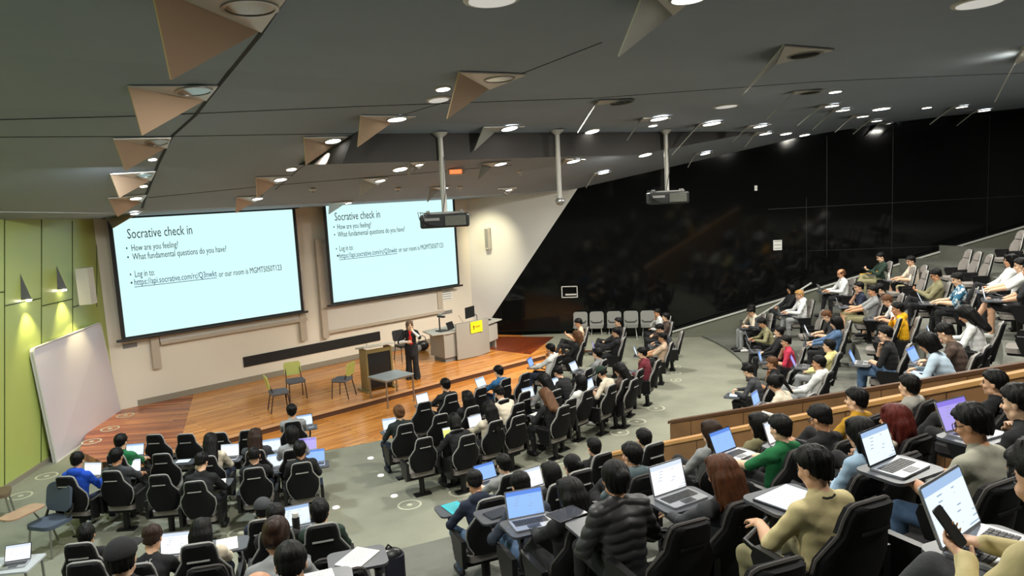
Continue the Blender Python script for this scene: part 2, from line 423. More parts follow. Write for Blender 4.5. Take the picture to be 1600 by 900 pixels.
# ------------------------------------------------------------------ stage wall: screens, boards
m_screen = nm('screen_light', (.0,.0,.0), .9, emit=srgb('#d3fbfa'), es=.62)
m_frame = nm('screen_border', (.012,.014,.016), .5)
m_alu = nm('brushed_aluminium', srgb('#a9a9a6'), .35, .9)
m_txt = nm('slide_ink', srgb('#3f4b52'), .9)
m_lnk = nm('slide_link', srgb('#355a9a'), .9)
def text_mesh(body, size, mat, name, parent, origin, xd, zd, fwd, shear=0, width=None, thick=.002):
    cu = bpy.data.curves.new(name,'FONT'); cu.body=body; cu.size=size; cu.extrude=thick; cu.resolution_u=2
    tmp = bpy.data.objects.new('tmp',cu); COL.objects.link(tmp)
    dg = bpy.context.evaluated_depsgraph_get(); me = bpy.data.meshes.new_from_object(tmp.evaluated_get(dg))
    bpy.data.objects.remove(tmp); me.name=name
    co=np.array([v.co[:] for v in me.vertices]); wd=co[:,0].max()-co[:,0].min()
    sc_=(width/wd) if width else 1
    xd=Vector(xd); zd=Vector(zd); fwd=Vector(fwd)
    for v in me.vertices:
        v.co = Vector(origin) + xd*(v.co.x*sc_) + zd*(v.co.y) + fwd*v.co.z
    me.materials.clear(); me.materials.append(mat)
    return link(name, me, parent)
def big_screen(TL,TR,BR,BL,off,label,lines,cut):
    bl=atfw(*BL,off); br=atfw(*BR,off); tl=atfw(*TL,off)
    W=(br-bl).length; Hh=tl.z-(bl.z)
    zb=(bl.z+br.z)/2; org=Vector((bl.x,bl.y,0)); xd=UD3
    t=empty('projection_screen',(org.x,org.y,0),0,label,'screen','projection screens'); 
    def P(x,z,o=0): return Vector((xd.x*x,xd.y*x,zb+z))+FWN*o
    bd_=.10
    mb=MB(); mb.slab([P(0,0),P(W,0),P(W,Hh),P(0,Hh)],FWN*.012); mb.build('border',m_frame,t)
    mb=MB(); mb.slab([P(bd_,.05,.0125),P(W-bd_,.05,.0125),P(W-bd_,Hh-.02,.0125),P(bd_,Hh-.02,.0125)],FWN*.003); mb.build('lit_surface',m_screen,t)
    mb=MB(); mb.tube([P(-.12,-.03,.01),P(W+.12,-.03,.01)],.035,10); mb.build('bottom_bar',m_frame,t)
    mb=MB(); mb.box(P(W/2,Hh+.06,-.05),(.01,.01,.01)); 
    mb=MB(); mb.slab([P(-.1,Hh,-.12),P(W+.1,Hh,-.12),P(W+.1,Hh+.14,-.12),P(-.1,Hh+.14,-.12)],FWN*.2); mb.build('case',m_frame,t)
    inv=lambda px,py: (lambda p:(Vector((p.x,p.y))-Vector((org.x,org.y))).dot(UD))(atfw(px,py,off+.016))
    for (txt,x0,y0,x1,size,mt,ul) in lines:
        X0=inv(x0,y0); z0=atfw(x0,y0,off+.016).z-zb; X1=inv(x1,y0)
        text_mesh(txt,size,mt,'slide_text',t,P(X0,z0,.0165),xd,(0,0,1),FWN,width=X1-X0)
        if ul:
            mb=MB(); mb.slab([P(X0,z0-.05,.0165),P(X1,z0-.05,.0165),P(X1,z0-.035,.0165),P(X0,z0-.035,.0165)],FWN*.003); mb.build('underline',mt,t)
    return t
big_screen((168,342),(458,325),(475,486),(190,531),.35,'left projection screen showing the slide, beside the lime wall',[
 ('Socrative check in',199,373,301,.36,m_txt,0),
 ('•  How are you feeling?',197,393,279,.24,m_txt,0),
 ('•  What fundamental questions do you have?',199,407,355,.24,m_txt,0),
 ('•  Log in to:',203,434,242,.24,m_txt,0),
 ('•',204,447,207,.24,m_txt,0),
 ('https://api.socrative.com/rc/Q3nwkt',210,446,340,.24,m_lnk,1),
 ('or our room is MGMT5050T123',342,433,441,.24,m_txt,0)],0)
big_screen((500,322),(705,312),(718,444),(517,477),.35,'right projection screen partly behind the hanging projector',[
 ('Socrative check in',523,345,594,.36,m_txt,0),
 ('•  How are you feeling?',521,359,580,.24,m_txt,0),
 ('•  What fundamental questions do you have?',522,371,633,.24,m_txt,0),
 ('•  Log in to:',525,393,552,.24,m_txt,0),
 ('•',526,404,529,.24,m_txt,0),
 ('https://api.socrative.com/rc/Q3nwkt',530,404,621,.24,m_lnk,1),
 ('or our room is MGMT5050T123',623,394,693,.24,m_txt,0)],0)
# rising boards on rails behind the screens
m_board = nm('grey_white_board', srgb('#cfc9bf'), .3)
m_railb = nm('board_rail', srgb('#b9ad9b'), .5)
def boards(tl,br,railpx,label):
    a=atfw(*tl,.08); b=atfw(*br,.08)
    t=empty('sliding_board',(a.x,a.y,0),0,label,'whiteboard','sliding boards')
    o0=Vector((a.x,a.y,0)); W=(Vector((b.x,b.y,0))-o0).dot(UD3)
    def P(x,z,o=0): return UD3*x+Vector((0,0,z))+FWN*o
    mb=MB(); mb.slab([P(0,b.z),P(W,b.z),P(W,a.z),P(0,a.z)],FWN*.04); mb.build('board_panel',m_board,t)
    mb=MB(); mb.slab([P(0,b.z-.09),P(W,b.z-.09),P(W,b.z),P(0,b.z)],FWN*.09); mb.build('pen_tray',m_railb,t)
    for (x,y0,y1) in railpx:
        c=atfw(x,y1,.06); X=(Vector((c.x,c.y,0))-o0).dot(UD3); zt=atfw(x,y0,.06).z
        mb=MB(); mb.slab([P(X-.1,c.z,-.03),P(X+.1,c.z,-.03),P(X+.1,zt,-.03),P(X-.1,zt,-.03)],FWN*.11); mb.build('guide_rail',m_railb,t)
boards((240,450),(478,496),[(245,470,575),(474,470,532)],'beige sliding board and rails under the left screen')
boards((500,380),(692,484),[(508,372,528),(686,440,482)],'beige sliding board and rails behind the right screen')
# notices on the wall
m_paper = nm('white_paper', srgb('#e6e6e0'), .8); m_grey = nm('mid_grey', srgb('#7c7c7a'), .6)
def wall_sheet(cx,cy,wd,ht,name,label,cat,mat,off=.01,plane='f',th=.01,bands=0):
    c = atfw(cx,cy,off) if plane=='f' else (atbw(cx,cy,off) if plane=='b' else atgw(cx,cy,off))
    xd = UD3 if plane=='f' else (bd if plane=='b' else Vector((0,1,0))); n = FWN if plane=='f' else (bn if plane=='b' else Vector((1,0,0)))
    t=empty(name,c,0,label,cat); Z=Vector((0,0,1))
    mb=MB(); mb.slab([-xd*wd/2-Z*ht/2, xd*wd/2-Z*ht/2, xd*wd/2+Z*ht/2, -xd*wd/2+Z*ht/2], n*th); mb.build('sheet',mat,t)
    for k in range(bands):
        z=ht*.35-ht*.7*k/max(1,bands-1); mb=MB(); mb.slab([-xd*wd*.4+Z*z+n*th, xd*wd*.4+Z*z+n*th, xd*wd*.4+Z*(z+.02)+n*th, -xd*wd*.4+Z*(z+.02)+n*th], n*.003); mb.build('printed_line',m_grey,t)
    return t
wall_sheet(696,462,.62,.36,'wall_notice','printed notice on the front wall above the desk camera','notice',m_paper,bands=4)
wall_sheet(697,488,.55,.12,'wall_notice','narrow grey notice strip under the printed notice','notice',m_grey)
wall_sheet(203,540,.35,.12,'wall_notice','small grey control plate under the left screen corner','control plate',m_grey)
# long black recess panel low on the front wall
a=atfw(381,574,.02); b=atfw(594,530,.02); zt=atfw(381,565,.02).z
o=MB().slab([Vector((a.x,a.y,a.z+.0)),Vector((b.x,b.y,a.z)),Vector((b.x,b.y,a.z+.30)),Vector((a.x,a.y,a.z+.30))],FWN*.02).build('wall_panel', nm('matt_black',(.008,.008,.008),.6)); tag(o,'long low black panel on the front wall behind the lectern','panel')
# speaker on the white wall + its light, and the grey loudspeaker box on the lime wall
m_spk = nm('speaker_cream', srgb('#cdc8ba'), .5)
def column_speaker(loc, n, xd, h, wd, dp, label, mesh_mat):
    t=empty('wall_speaker',loc,0,label,'speaker'); Z=Vector((0,0,1)); 
    mb=MB(); mb.slab([-xd*wd/2-Z*h/2, -xd*wd*.32-Z*h/2+n*dp, xd*wd*.32-Z*h/2+n*dp, xd*wd/2-Z*h/2],Z*h); mb.build('cabinet',m_spk,t)
    mb=MB(); mb.slab([-xd*wd*.28-Z*h*.46+n*dp, xd*wd*.28-Z*h*.46+n*dp, xd*wd*.28+Z*h*.46+n*dp,-xd*wd*.28+Z*h*.46+n*dp], n*.01); mb.build('grille',mesh_mat,t)
    mb=MB(); mb.box(n*-.02,(.1,.1,.12)); mb.build('bracket',m_grey,t)
    return t
p=atbw(762,372,.12); column_speaker(p,bn,bd,.75,.22,.2,'slim cream wall speaker on the white wall right of the screens',m_grey)
p=atgw(128,447,.3); column_speaker(p,Vector((1,0,0)),Vector((0,1,0)),.85,.40,.24,'boxy beige wall speaker on the lime wall above the white board',nm('speaker_face',srgb('#c9c0ae'),.6))
c=atbw(752,330,1.2); spot('wall_wash', (c.x-.2,c.y-1.2,zc(c.x,c.y-1.2)-.3), tuple(atbw(765,380)), 220, 55, (1,.9,.6), .9, .05)
# sconces: dark pointed wall washers with a lit underside
m_lamp = nm('lamp_lens', (1,1,1), .5, emit=(1,.93,.8), es=14)
for i,(px,py) in enumerate(((37,468),(93,452))):
    p=atgw(px,py,0); t=empty('wall_washer',p,0,'%s pointed wall light shining down the lime wall'%('near, left' if i==0 else 'far, right'),'wall light')
    mb=MB(); v=[(0,-.10,0),(0,.10,0),(.17,.0,0),(0,0,.55)]; vv=[mb.bm.verts.new(q) for q in v]
    for f in ((0,1,2),(0,2,3),(1,3,2),(0,3,1)): mb.bm.faces.new([vv[k] for k in f])
    mb.build('cone_shell', nm('washer_grey',srgb('#4c4c44'),.5), t)
    mb=MB(); mb.lathe([(.05,-.03),(.06,0)],c=(.1,0,-.01)); mb.build('lens',m_lamp,t)
    spot('washer_light', p+Vector((.22,0,-.06)), p+Vector((-.02,0,-1.7)), 60, 75, (1,.88,.45), .8, .03)
p=atgw(127,478,.3); spot('washer_light', p+Vector((.1,0,0)), p+Vector((-.2,0,-1.6)), 45, 75, (1,.88,.45), .8, .03)
# small white wall fittings on the dark wall
wall_sheet(1215,383,.28,.34,'wall_notice','white notice on the dark glossy wall above the side block','notice',m_paper,plane='b',bands=3)
wall_sheet(1181,294,.09,.17,'wall_sensor','tiny white sensor high on the dark wall','sensor',m_paper,plane='b',th=.03)
# hatch in the dark wall
p=atbw(890,456,.0); t=empty('wall_hatch',p,0,'white-framed hatch in the dark wall above the grey chairs','hatch'); Z=Vector((0,0,1))
mb=MB(); W_=.58; H_=.42
for (x0,x1,z0,z1) in ((-W_/2,W_/2,-H_/2,-H_/2+.03),(-W_/2,W_/2,H_/2-.03,H_/2),(-W_/2,-W_/2+.03,-H_/2,H_/2),(W_/2-.03,W_/2,-H_/2,H_/2)):
    mb.slab([bd*x0+Z*z0,bd*x1+Z*z0,bd*x1+Z*z1,bd*x0+Z*z1],bn*.03)
mb.build('frame',m_rail,t)
mb=MB(); mb.slab([bd*-.15-Z*.12,bd*.24-Z*.12,bd*.24-Z*.07,bd*-.15-Z*.07],bn*.05); mb.build('shelf',m_rail,t)
# ------------------------------------------------------------------ free-standing white board at the left
BLp=atz(88,723,0); BRp=atz(190,651,0)
TLp=atgw(50,545,.10); TRp=atgw(156,504,.10)
t=empty('partition_board',BLp,0,'large white board leaning against the lime wall','whiteboard')
R=lambda p:Vector(p)-BLp
bl,br,tr,tl=R(BLp),R(BRp),R(TRp),R(TLp)
def rc(a,b,c,r=.12,n=4):   # rounded corner at b
    u=(a-b).normalized()*r; v=(c-b).normalized()*r
    return [b+u*(1-k/n)**2+v*(k/n)**2 for k in range(n+1)]
out=[bl,br]+rc(br,tr,tl)+rc(tr,tl,bl)
nn=(br-bl).cross(tl-bl).normalized(); nn = nn if nn.x>0 else -nn
mb=MB(); mb.slab(out,-nn*.07); mb.build('panel',nm('partition_white',srgb('#d9d2d8'),.45),t)
mb=MB(); mb.tube([q+nn*.002 for q in out]+[out[0]+nn*.002],.022,6,False); mb.build('edge_trim',m_rail,t)
o=MB().box((0,0,0),(.03,.14,.16),bevel=.01).build('wall_socket',nm('socket_black',(.01,.01,.01),.5)); q=atgw(78,706,.0); o.location=(xw(q.y)+.035,q.y,q.z); tag(o,'black floor-level socket box on the lime wall','socket')
# ------------------------------------------------------------------ lectern, table, chairs, desk
m_bronze = nm('lectern_bronze', srgb('#8d7a4e'), .4, .35); m_blk = nm('satin_black', (.012,.012,.013), .35)
m_ltop = nm('lectern_top', srgb('#b9b4a6'), .35)
def lectern():
    p=atz(591,607,SZ)   # centre of the foot
    yaw=math.atan2(-.735,.678)+math.pi/2-.12       # local -Y points to the seats
    t=empty('lectern',(p.x,p.y,SZ),yaw,'black-fronted bronze lectern on the stage','lectern')
    for sx in (-1,1):
        MB().box((sx*.36,0,.60),(.05,.42,1.1)).build('side_panel',m_bronze,t)
    MB().box((0,-.17,.60),(.66,.03,1.02)).build('front_panel',m_blk,t)
    MB().box((0,-.185,1.09),(.68,.03,.1)).build('fascia',m_bronze,t)
    MB().box((0,0,1.19),(.92,.56,.045),rot=Matrix.Rotation(math.radians(-10),3,'X'),bevel=.01).build('top',m_ltop,t)
    MB().box((0,0,.03),(.95,.12,.05)).box((-.4,0,.02),(.12,.62,.04)).box((.4,0,.02),(.12,.62,.04)).build('foot',m_bronze,t)
    MB().tube([(-.2,.1,1.2),(-.2,.05,1.36),(-.27,-.08,1.5)],.006,6).sphere((-.275,-.09,1.51),.014).build('microphone',m_blk,t)
lectern()
m_tabletop = nm('table_grey', srgb('#9fa7aa'), .4)
def table():
    pts=[atz(x,y,0) for x,y in ((584,631),(607,640),(644,629),(621,620))]
    c=sum(pts,Vector())/4; e=(pts[2]-pts[1]); yaw=math.atan2(e.y,e.x)
    W=e.length; D=(pts[0]-pts[1]).length; W=max(.9,min(1.3,W)); D=max(.6,min(1.0,D))
    Rm=Matrix.Rotation(yaw,3,'Z')
    t=empty('side_table',(c.x,c.y,.006),yaw,'small grey table with metal legs below the lectern','table')
    MB().box((0,0,.735),(W,D,.03),bevel=.006).build('tabletop',m_tabletop,t)
    MB().box((0,D/2-.03,.70),(W-.06,.02,.04)).box((0,-D/2+.03,.70),(W-.06,.02,.04)).box((W/2-.03,0,.70),(.02,D-.06,.04)).box((-W/2+.03,0,.70),(.02,D-.06,.04)).build('apron',m_alu,t)
    for sx in (-1,1):
        for sy in (-1,1): MB().box((sx*(W/2-.03),sy*(D/2-.03),.35),(.032,.032,.70)).build('leg',m_alu,t)
table()
m_lime = nm('chair_back_lime', srgb('#c2c46a'), .6); m_gfab = nm('seat_grey_fabric', srgb('#6b6a70'), .9, bump=(120,.3)); m_dleg = nm('dark_leg', srgb('#3a3036'), .4, .5)
def meeting_chair(px,py,z,yaw,label,back=None,seat=None):
    p=atz(px,py,z); t=empty('meeting_chair',(p.x,p.y,z),yaw,label,'chair','lime-backed stage chairs')
    MB().slab([(x,y,.45) for x,y in rrect(.46,.44,.07)],(0,0,.055)).build('seat',seat or m_gfab,t,smooth=True)
    mb=MB(); n=8; fr=[];bk=[]
    prof=rrect(.44,.34,.07)
    a=[mb.bm.verts.new((x,-.23-.035*math.cos(x*5)-(zz+.0)*.18,.80-.12+.08+zz)) for x,zz in prof]
    b=[mb.bm.verts.new((x,-.26-.035*math.cos(x*5)-(zz+.0)*.18,.80-.12+.08+zz)) for x,zz in prof]
    m_=len(a); mb.bm.faces.new(a); mb.bm.faces.new(b[::-1])
    for i in range(m_): mb.bm.faces.new((a[i],b[i],b[(i+1)%m_],a[(i+1)%m_]))
    mb.build('backrest',back or m_lime,t,smooth=True)
    for sx in (-1,1):
        MB().tube([(sx*.22,.22,0),(sx*.2,.18,.45)],.013).build('leg',m_dleg,t)
        MB().tube([(sx*.22,-.26,0),(sx*.2,-.17,.45),(sx*.19,-.2,.6),(sx*.18,-.28,.82)],.013).build('leg',m_dleg,t)
    MB().tube([(-.2,.18,.44),(.2,.18,.44),(.2,-.17,.44),(-.2,-.17,.44),(-.2,.18,.44)],.012).build('seat_frame',m_dleg,t)
    return t
meeting_chair(438,641,SZ,math.radians(-62),'lime-backed chair nearest the seats, left of the pair on stage')
meeting_chair(464,622,SZ,math.radians(-152),'lime-backed chair facing the audience, behind the nearest one')
meeting_chair(537,620,SZ,math.radians(75),'lime-backed chair alone beside the lectern, seen from its side')
bc=meeting_chair(632,562,SZ,math.radians(-140),'black chair against the front wall behind the presenter',m_blk,m_blk)
del bc['group']
# bag beside it
p=atz(661,548,SZ); t=empty('handbag',(p.x,p.y,SZ),.4,'black and grey handbag on the stage by the front wall','bag')
mb=MB(); mb.sphere((0,0,.17),(.22,.12,.18)); mb.build('bag_body',m_blk,t,smooth=True)
MB().tube([(-.13,0,.28),(-.1,0,.46),(0,0,.52),(.1,0,.46),(.13,0,.28)],.014).build('handle',m_blk,t)
MB().sphere((-.2,-.08,.12),(.14,.1,.13)).build('side_pouch',m_grey,t,smooth=True)
# teaching desk
m_steel = nm('desk_grey', srgb('#9b9890'), .5, .05); m_steel2 = nm('desk_grey_light', srgb('#b3b1a8'), .5, .05); m_yel = nm('sign_yellow', srgb('#e8dc1e'), .6); m_brn = nm('sign_brown', srgb('#7a3a12'), .7)
def desk():
    A=atz(716,564,SZ); B=atz(766,551,SZ)
    d=(B-A); d.z=0; Wf=d.length; yaw=math.atan2(d.y,d.x)
    c=(A+B)/2
    t=empty('teaching_desk',(c.x,c.y,SZ),yaw,'grey steel teaching desk with a yellow sign on its front','desk')
    W=Wf
    # front shield: slightly curved tall panel
    mb=MB(); n=8; pts=[(-W/2+W*k/n, -.10*math.sin(math.pi*k/n)) for k in range(n+1)]
    pr=pts+[(x,y+.05) for x,y in pts[::-1]]
    mb.slab([(x,y,.03) for x,y in pr],(0,0,1.12)); mb.build('front_shield',m_steel,t,smooth=True)
    # left wing and right wing
    MB().slab([(-W/2-.42,.12,.14),(-W/2-.30,.95,.14),(-W/2+.2,.95,.14),(-W/2+.04,.1,.14)],(0,0,.76)).build('left_cabinet',m_steel,t)
    MB().slab([(-W/2-.36,.18,.0),(-W/2-.2,.9,.0),(-W/2+.2,.9,.0),(-W/2+.04,.16,.0)],(0,0,.14)).build('plinth',m_grey,t)
    MB().slab([(-W/2-.78,.25,.90),(-W/2-.5,1.05,.90),(W/2+.9,1.05,.90),(W/2+.95,.35,.90),(W/2+.02,.1,.90),(-W/2-.3,.05,.90)],(0,0,.035)).build('worktop',m_steel2,t)
    MB().slab([(W/2+.03,.12,.3),(W/2+.75,.38,.3),(W/2+.75,.45,.3),(W/2+.03,.19,.3)],(0,0,.52)).build('right_panel',m_steel2,t)
    MB().box((W/2+.7,.7,.45),(.06,.5,.9)).build('right_leg',m_steel,t)
    MB().box((0,.75,.45),(W*.9,.5,.86)).build('cabinet',m_steel,t)
    # yellow sign with crest
    sx=.05; sz=.97
    sgn=MB().box((sx,-.118,sz),(.50,.012,.36)).build('sign',m_yel,t)
    mb=MB(); mb.box((sx-.12,-.127,sz+.045),(.07,.004,.02)).box((sx-.12,-.127,sz-.01),(.03,.004,.10)).box((sx-.12,-.127,sz+.01),(.09,.004,.018)).box((sx-.12,-.127,sz-.055),(.06,.004,.016)).build('crest',m_brn,sgn)
    text_mesh('UNSW',.09,m_brn,'sign_text',sgn,(sx-.05,-.126,sz-.03),(1,0,0),(0,0,1),(0,-1,0),width=.19)
    return t,yaw,c,W
dt,dyaw,dc,dW=desk()
Rd=Matrix.Rotation(dyaw,3,'Z')
def ondesk(x,y,z): v=Rd@Vector((x,y,0)); return (dc.x+v.x,dc.y+v.y,SZ+z)
zt=.937
t=empty('monitor',ondesk(.35,.45,zt),dyaw+.25,'black monitor on an arm above the teaching desk','monitor')
MB().box((-.05,0,.42),(.52,.03,.36),bevel=.008).build('screen_housing',m_blk,t)
MB().tube([(.5,.1,.0),(.5,.1,.22),(.3,.05,.3),(-.02,.05,.42)],.018).build('arm',m_alu,t); MB().lathe([(.06,0),(.06,.012)],c=(.5,.1,0)).build('clamp',m_blk,t)
t=empty('document_camera',ondesk(-dW/2-.2,.45,zt),dyaw,'dark document camera at the left end of the teaching desk','document camera')
MB().box((0,0,.015),(.3,.3,.03),bevel=.01).build('base',m_blk,t); MB().tube([(0,.1,.02),(0,.1,.45)],.022).build('column',m_blk,t); MB().box((0,0,.46),(.1,.3,.06),bevel=.015).build('camera_head',m_blk,t); MB().box((-.03,0,.54),(.14,.1,.035),bevel=.01).build('lamp_head',m_alu,t)
t=empty('monitor',ondesk(-dW/2+.06,.35,zt),dyaw+.3,'small tilted touch monitor beside the document camera','monitor')
MB().box((0,0,.14),(.36,.03,.24),rot=Matrix.Rotation(math.radians(-20),3,'X'),bevel=.008).build('screen_housing',m_blk,t); MB().box((0,.06,.01),(.2,.16,.02)).build('stand',m_alu,t)
o=MB().tube([(0,0,0),(0,0,.2),(-.1,-.02,.38)],.006,6).sphere((-.105,-.02,.39),.013).build('desk_microphone',m_blk); o.location=ondesk(-.15,.3,zt); tag(o,'thin gooseneck microphone on the teaching desk','microphone')
o=MB().box((0,0,.02),(.3,.2,.04),bevel=.01).box((.05,0,.05),(.08,.1,.03),bevel=.01).build('desk_phone',m_blk); o.location=ondesk(dW/2+.45,.6,zt); o.rotation_euler=(0,0,dyaw); tag(o,'black telephone on the right wing of the teaching desk','telephone')
# ------------------------------------------------------------------ row of linked grey chairs by the dark wall
m_gpl = nm('grey_shell', srgb('#8b8b86'), .5); m_gpl2 = nm('grey_back_inlay', srgb('#77776c'), .7)
proto=None
for i,px in enumerate((906,931.5,959,985.5,1012)):
    p=atbw(px,497,.45); p.z=0
    yaw=math.atan2(bn.y,bn.x)-math.pi/2
    lab='%s grey linked chair against the dark wall'%(['leftmost','second from left','middle','fourth from left','rightmost'][i])
    t=empty('wall_chair',(p.x,p.y,0),yaw,lab,'chair','grey chairs by the dark wall')
    if proto is None:
        proto=[]
        mb=MB(); mb.slab([(x,y*.9+.0,.42) for x,y in rrect(.48,.46,.08)],(0,0,.05)); proto.append(('seat',mb.mesh('seat',m_gpl,True)))
        mb=MB(); pr=rrect(.50,.52,.09); a=[mb.bm.verts.new((x,-.2-zz*.2,.68+zz)) for x,zz in pr]; b=[mb.bm.verts.new((x,-.245-zz*.2,.68+zz)) for x,zz in pr]; m_=len(a)
        mb.bm.faces.new(a); mb.bm.faces.new(b[::-1]); [mb.bm.faces.new((a[k],b[k],b[(k+1)%m_],a[(k+1)%m_])) for k in range(m_)]
        proto.append(('backrest',mb.mesh('backrest',m_gpl,True)))
        mb=MB(); mb.tube([(-.2,-.15,.64),(-.14,-.15,.57),(.14,-.15,.57),(.2,-.15,.64)],.016); proto.append(('back_strap',mb.mesh('back_strap',m_blk,True)))
        for sx in (-1,1):
            mb=MB(); mb.tube([(sx*.2,.18,0),(sx*.16,0,.42)],.015).tube([(sx*.2,-.2,0),(sx*.16,-.02,.42)],.015); proto.append(('leg',mb.mesh('leg',m_alu,True)))
    for n_,me in proto: link(n_,me,t)
# stacked seat and camera stand at the foot of the dark wall
# ------------------------------------------------------------------ ceiling lights with folded metal fins
m_fin = nm('fin_metal_warm_bounce', srgb('#b89d84'), .4, .4); m_fin2 = nm('fin_grey', srgb('#a3a39c'), .4, .5); m_fbase = nm('light_base', srgb('#c8c4bc'), .4, .2)  # left and central fins: stage timber's warm bounce put into base colour
m_glow = nm('downlight_glow', (1,1,1), .5, emit=(1,.97,.9), es=5); m_refl = nm('reflector', srgb('#8a8478'), .15, .9); m_disc = nm('disc_glow', srgb('#b9b9b4'), .5, emit=(1,.98,.92), es=.25)
ORD=['nearest','second','third','fourth','fifth','sixth','seventh','eighth','ninth','tenth','eleventh','twelfth','thirteenth','fourteenth']
def fin_light(A,B,C,D,L,label,group,dark=False,fm=None):
    a,b,c=[on_ceiling(*p) for p in (A,B,C)]
    for v in (a,b,c): v.z=zc(v.x,v.y)-.012
    t=empty('ceiling_light',a,0,label,'ceiling light',group)
    # tip of the fin: on its ray, over the middle of its hinge line
    m=a.lerp(c,.45); dr=ray(*D); k=Vector((m.x,m.y)).dot(Vector((dr.x,dr.y)))/Vector((dr.x,dr.y)).length_squared
    d=CAM+dr*k
    if d.z>zc(d.x,d.y)-.05:
        d.z=zc(d.x,d.y)-.2
    n=(c-a).cross(d-a)
    n=n.normalized() if n.length>1e-5 else Vector((0,1,0))
    mb=MB(); mb.slab([Vector((0,0,0)),c-a,d-a],n*.018); mb.build('fin',fm or m_fin,t)
    mb=MB(); mb.slab([Vector((0,0,0)),b-a,c-a],(0,0,-.02)); mb.build('base_plate',m_fbase,t)
    q=on_ceiling(L[0],L[1]); q.z=zc(q.x,q.y)-.036; 
    r=max(.07,min(.26,L[2]/2/F_PX*((q-CAM).dot(CF)))) if len(L)>2 else .12
    # keep the lamp level with the sloping ceiling
    g=Vector((QN.x,QN.y,0))*((zc(q.x+.05*QN.x,q.y+.05*QN.y)-zc(q.x,q.y))/.05); nz=Vector((-g.x,-g.y,1)).normalized()
    rot=Vector((0,0,1)).rotation_difference(nz).to_matrix()
    mb=MB(); mb.lathe([(r,.012),(r,-.012),(r*.86,-.012),(r*.86,.012)],c=q-a,rot=rot,n=28,ring=True); mb.build('rim',m_alu,t,smooth=True)
    mb=MB(); mb.lathe([(r*.84,.004),(r*.84,-.004)],c=q-a,rot=rot,n=28); mb.build('lens',m_refl if dark else m_glow,t)
    return t
LEFT=[((236,-28),(462,-28),(408,46),(268,125),(390,6,88)),((200,132),(340,132),(322,154),(222,212),(303,138,56)),((177,215),(267,213),(261,229),(196,267),(245,219,36)),
 ((172,270),(243,266),(236,280),(187,309),(225,271,26)),((169,308),(229,303),(222,313),(184,339),(212,307,20)),((166,340),(228,326),(215,332),(176,356),(210,331,14))]
for i,f in enumerate(LEFT): fin_light(*f,'%s of the left line of triangular metal ceiling lights'%('nearest' if i==0 else ORD[i]),'left line of finned ceiling lights',dark=i<4)
MID=[((718,110),(822,114),(765,137),(699,186),(780,120,50)),((564,179),(650,180),(613,190),(559,230),(620,183,34)),((475,213),(543,212),(524,225),(478,258),(520,217,28)),
 ((400,276),(454,274),(432,285),(402,309),(438,278,22)),((370,307),(412,305),(398,314),(369,333),(402,308,18))]
for i,f in enumerate(MID): fin_light(*f,'%s of the central diagonal of finned ceiling lights'%ORD[i],'central diagonal of finned ceiling lights',dark=i<1)
FAR=[((565,278),(607,276),(590,287),(562,308),(594,280,18)),((671,292),(703,290),(688,295),(668,316),(694,292,14)),((515,316),(552,313),(540,317),(514,335),(544,315,12)),
 ((756,197),(820,196),(775,204),(741,236),(796,198,30)),((752,254),(798,250),(770,259),(747,281),(782,254,22)),((778,294),(808,292),(794,301),(793,304),(795,295,12)),((640,252),(665,251),(655,262),(638,274),(655,255,14))]
FARN=['left of the first projector pole','behind the first projector pole','over the top left of the right screen','right of the first projector pole','right of the red exit light','over the white wall','beside the dark beam']
for i,f in enumerate(FAR): fin_light(*f,'small finned ceiling light %s'%FARN[i],'small finned lights over the stage',fm=m_fin2)
RIGHT=[((1010,-22),(1100,-20),(1052,20),(967,89),(1075,-8,60)),((1226,69),(1304,75),(1212,98),(1160,149),(1258,82,58)),((1243,141),(1292,138),(1238,146),(1198,187),(1266,142,36)),
 ((1285,163),(1318,161),(1278,168),(1246,197),(1300,163,24)),((1305,170),(1335,168),(1298,174),(1270,203),(1317,170,24)),((1335,179),(1362,178),(1328,184),(1305,207),(1348,180,20)),
 ((1360,187),(1382,184),(1354,190),(1333,210),(1370,187,18)),((1376,191),(1397,190),(1372,194),(1354,213),(1387,192,16)),((1490,166),(1514,163),(1480,170),(1453,195),(1503,165,20)),((1526,172),(1550,170),(1519,176),(1495,197),(1538,171,20)),((1546,175),(1560,174),(1538,178),(1517,199),(1552,175,10)),((1600,70),(1650,66),(1585,100),(1555,160),(1625,74,40))]
RN=['largest, cut by the top edge above the centre','largest whole one above the dark wall','second whole one above the dark wall','first of five close together','second of five close together','third of five close together','fourth of five close together','fifth of five close together','first of three at the far right','second of three at the far right','third of three at the far right','cut by the right edge of the hall view']
for i,f in enumerate(RIGHT): fin_light(*f,'finned ceiling light seen edge-on, %s'%RN[i],'edge-on finned ceiling lights',dark=i in(1,2),fm=m_fin2)
EDGE=[((936,155),(992,154),(930,162),(903,208),(971,157,40)),((1005,183),(1048,183),(1000,188),(980,220),(1030,183,32)),((1095,192),(1132,190),(1088,197),(1050,243),(1112,191,34)),((1172,195),(1205,193),(1166,200),(1145,222),(1188,195,24)),
 ((1182,206),(1210,205),(1178,211),(1164,231),(1196,207,22)),((1088,239),(1114,237),(1085,242),(1075,262),(1102,238,18)),((930,270),(955,267),(926,274),(916,294),(943,268,20)),((884,247),(915,248),(880,254),(872,268),(896,250,24))]
EN=['left of the second pole top','above the third projector pole','right of the third projector pole','just before the dark wall edge','nearest the dark wall edge','low beside the dark wall edge','over the tip of the white wall','beside the second pole']
for i,f in enumerate(EDGE): fin_light(*f,'thin-finned ceiling light %s'%EN[i],'thin-finned ceiling lights',dark=i==0,fm=m_fin2)
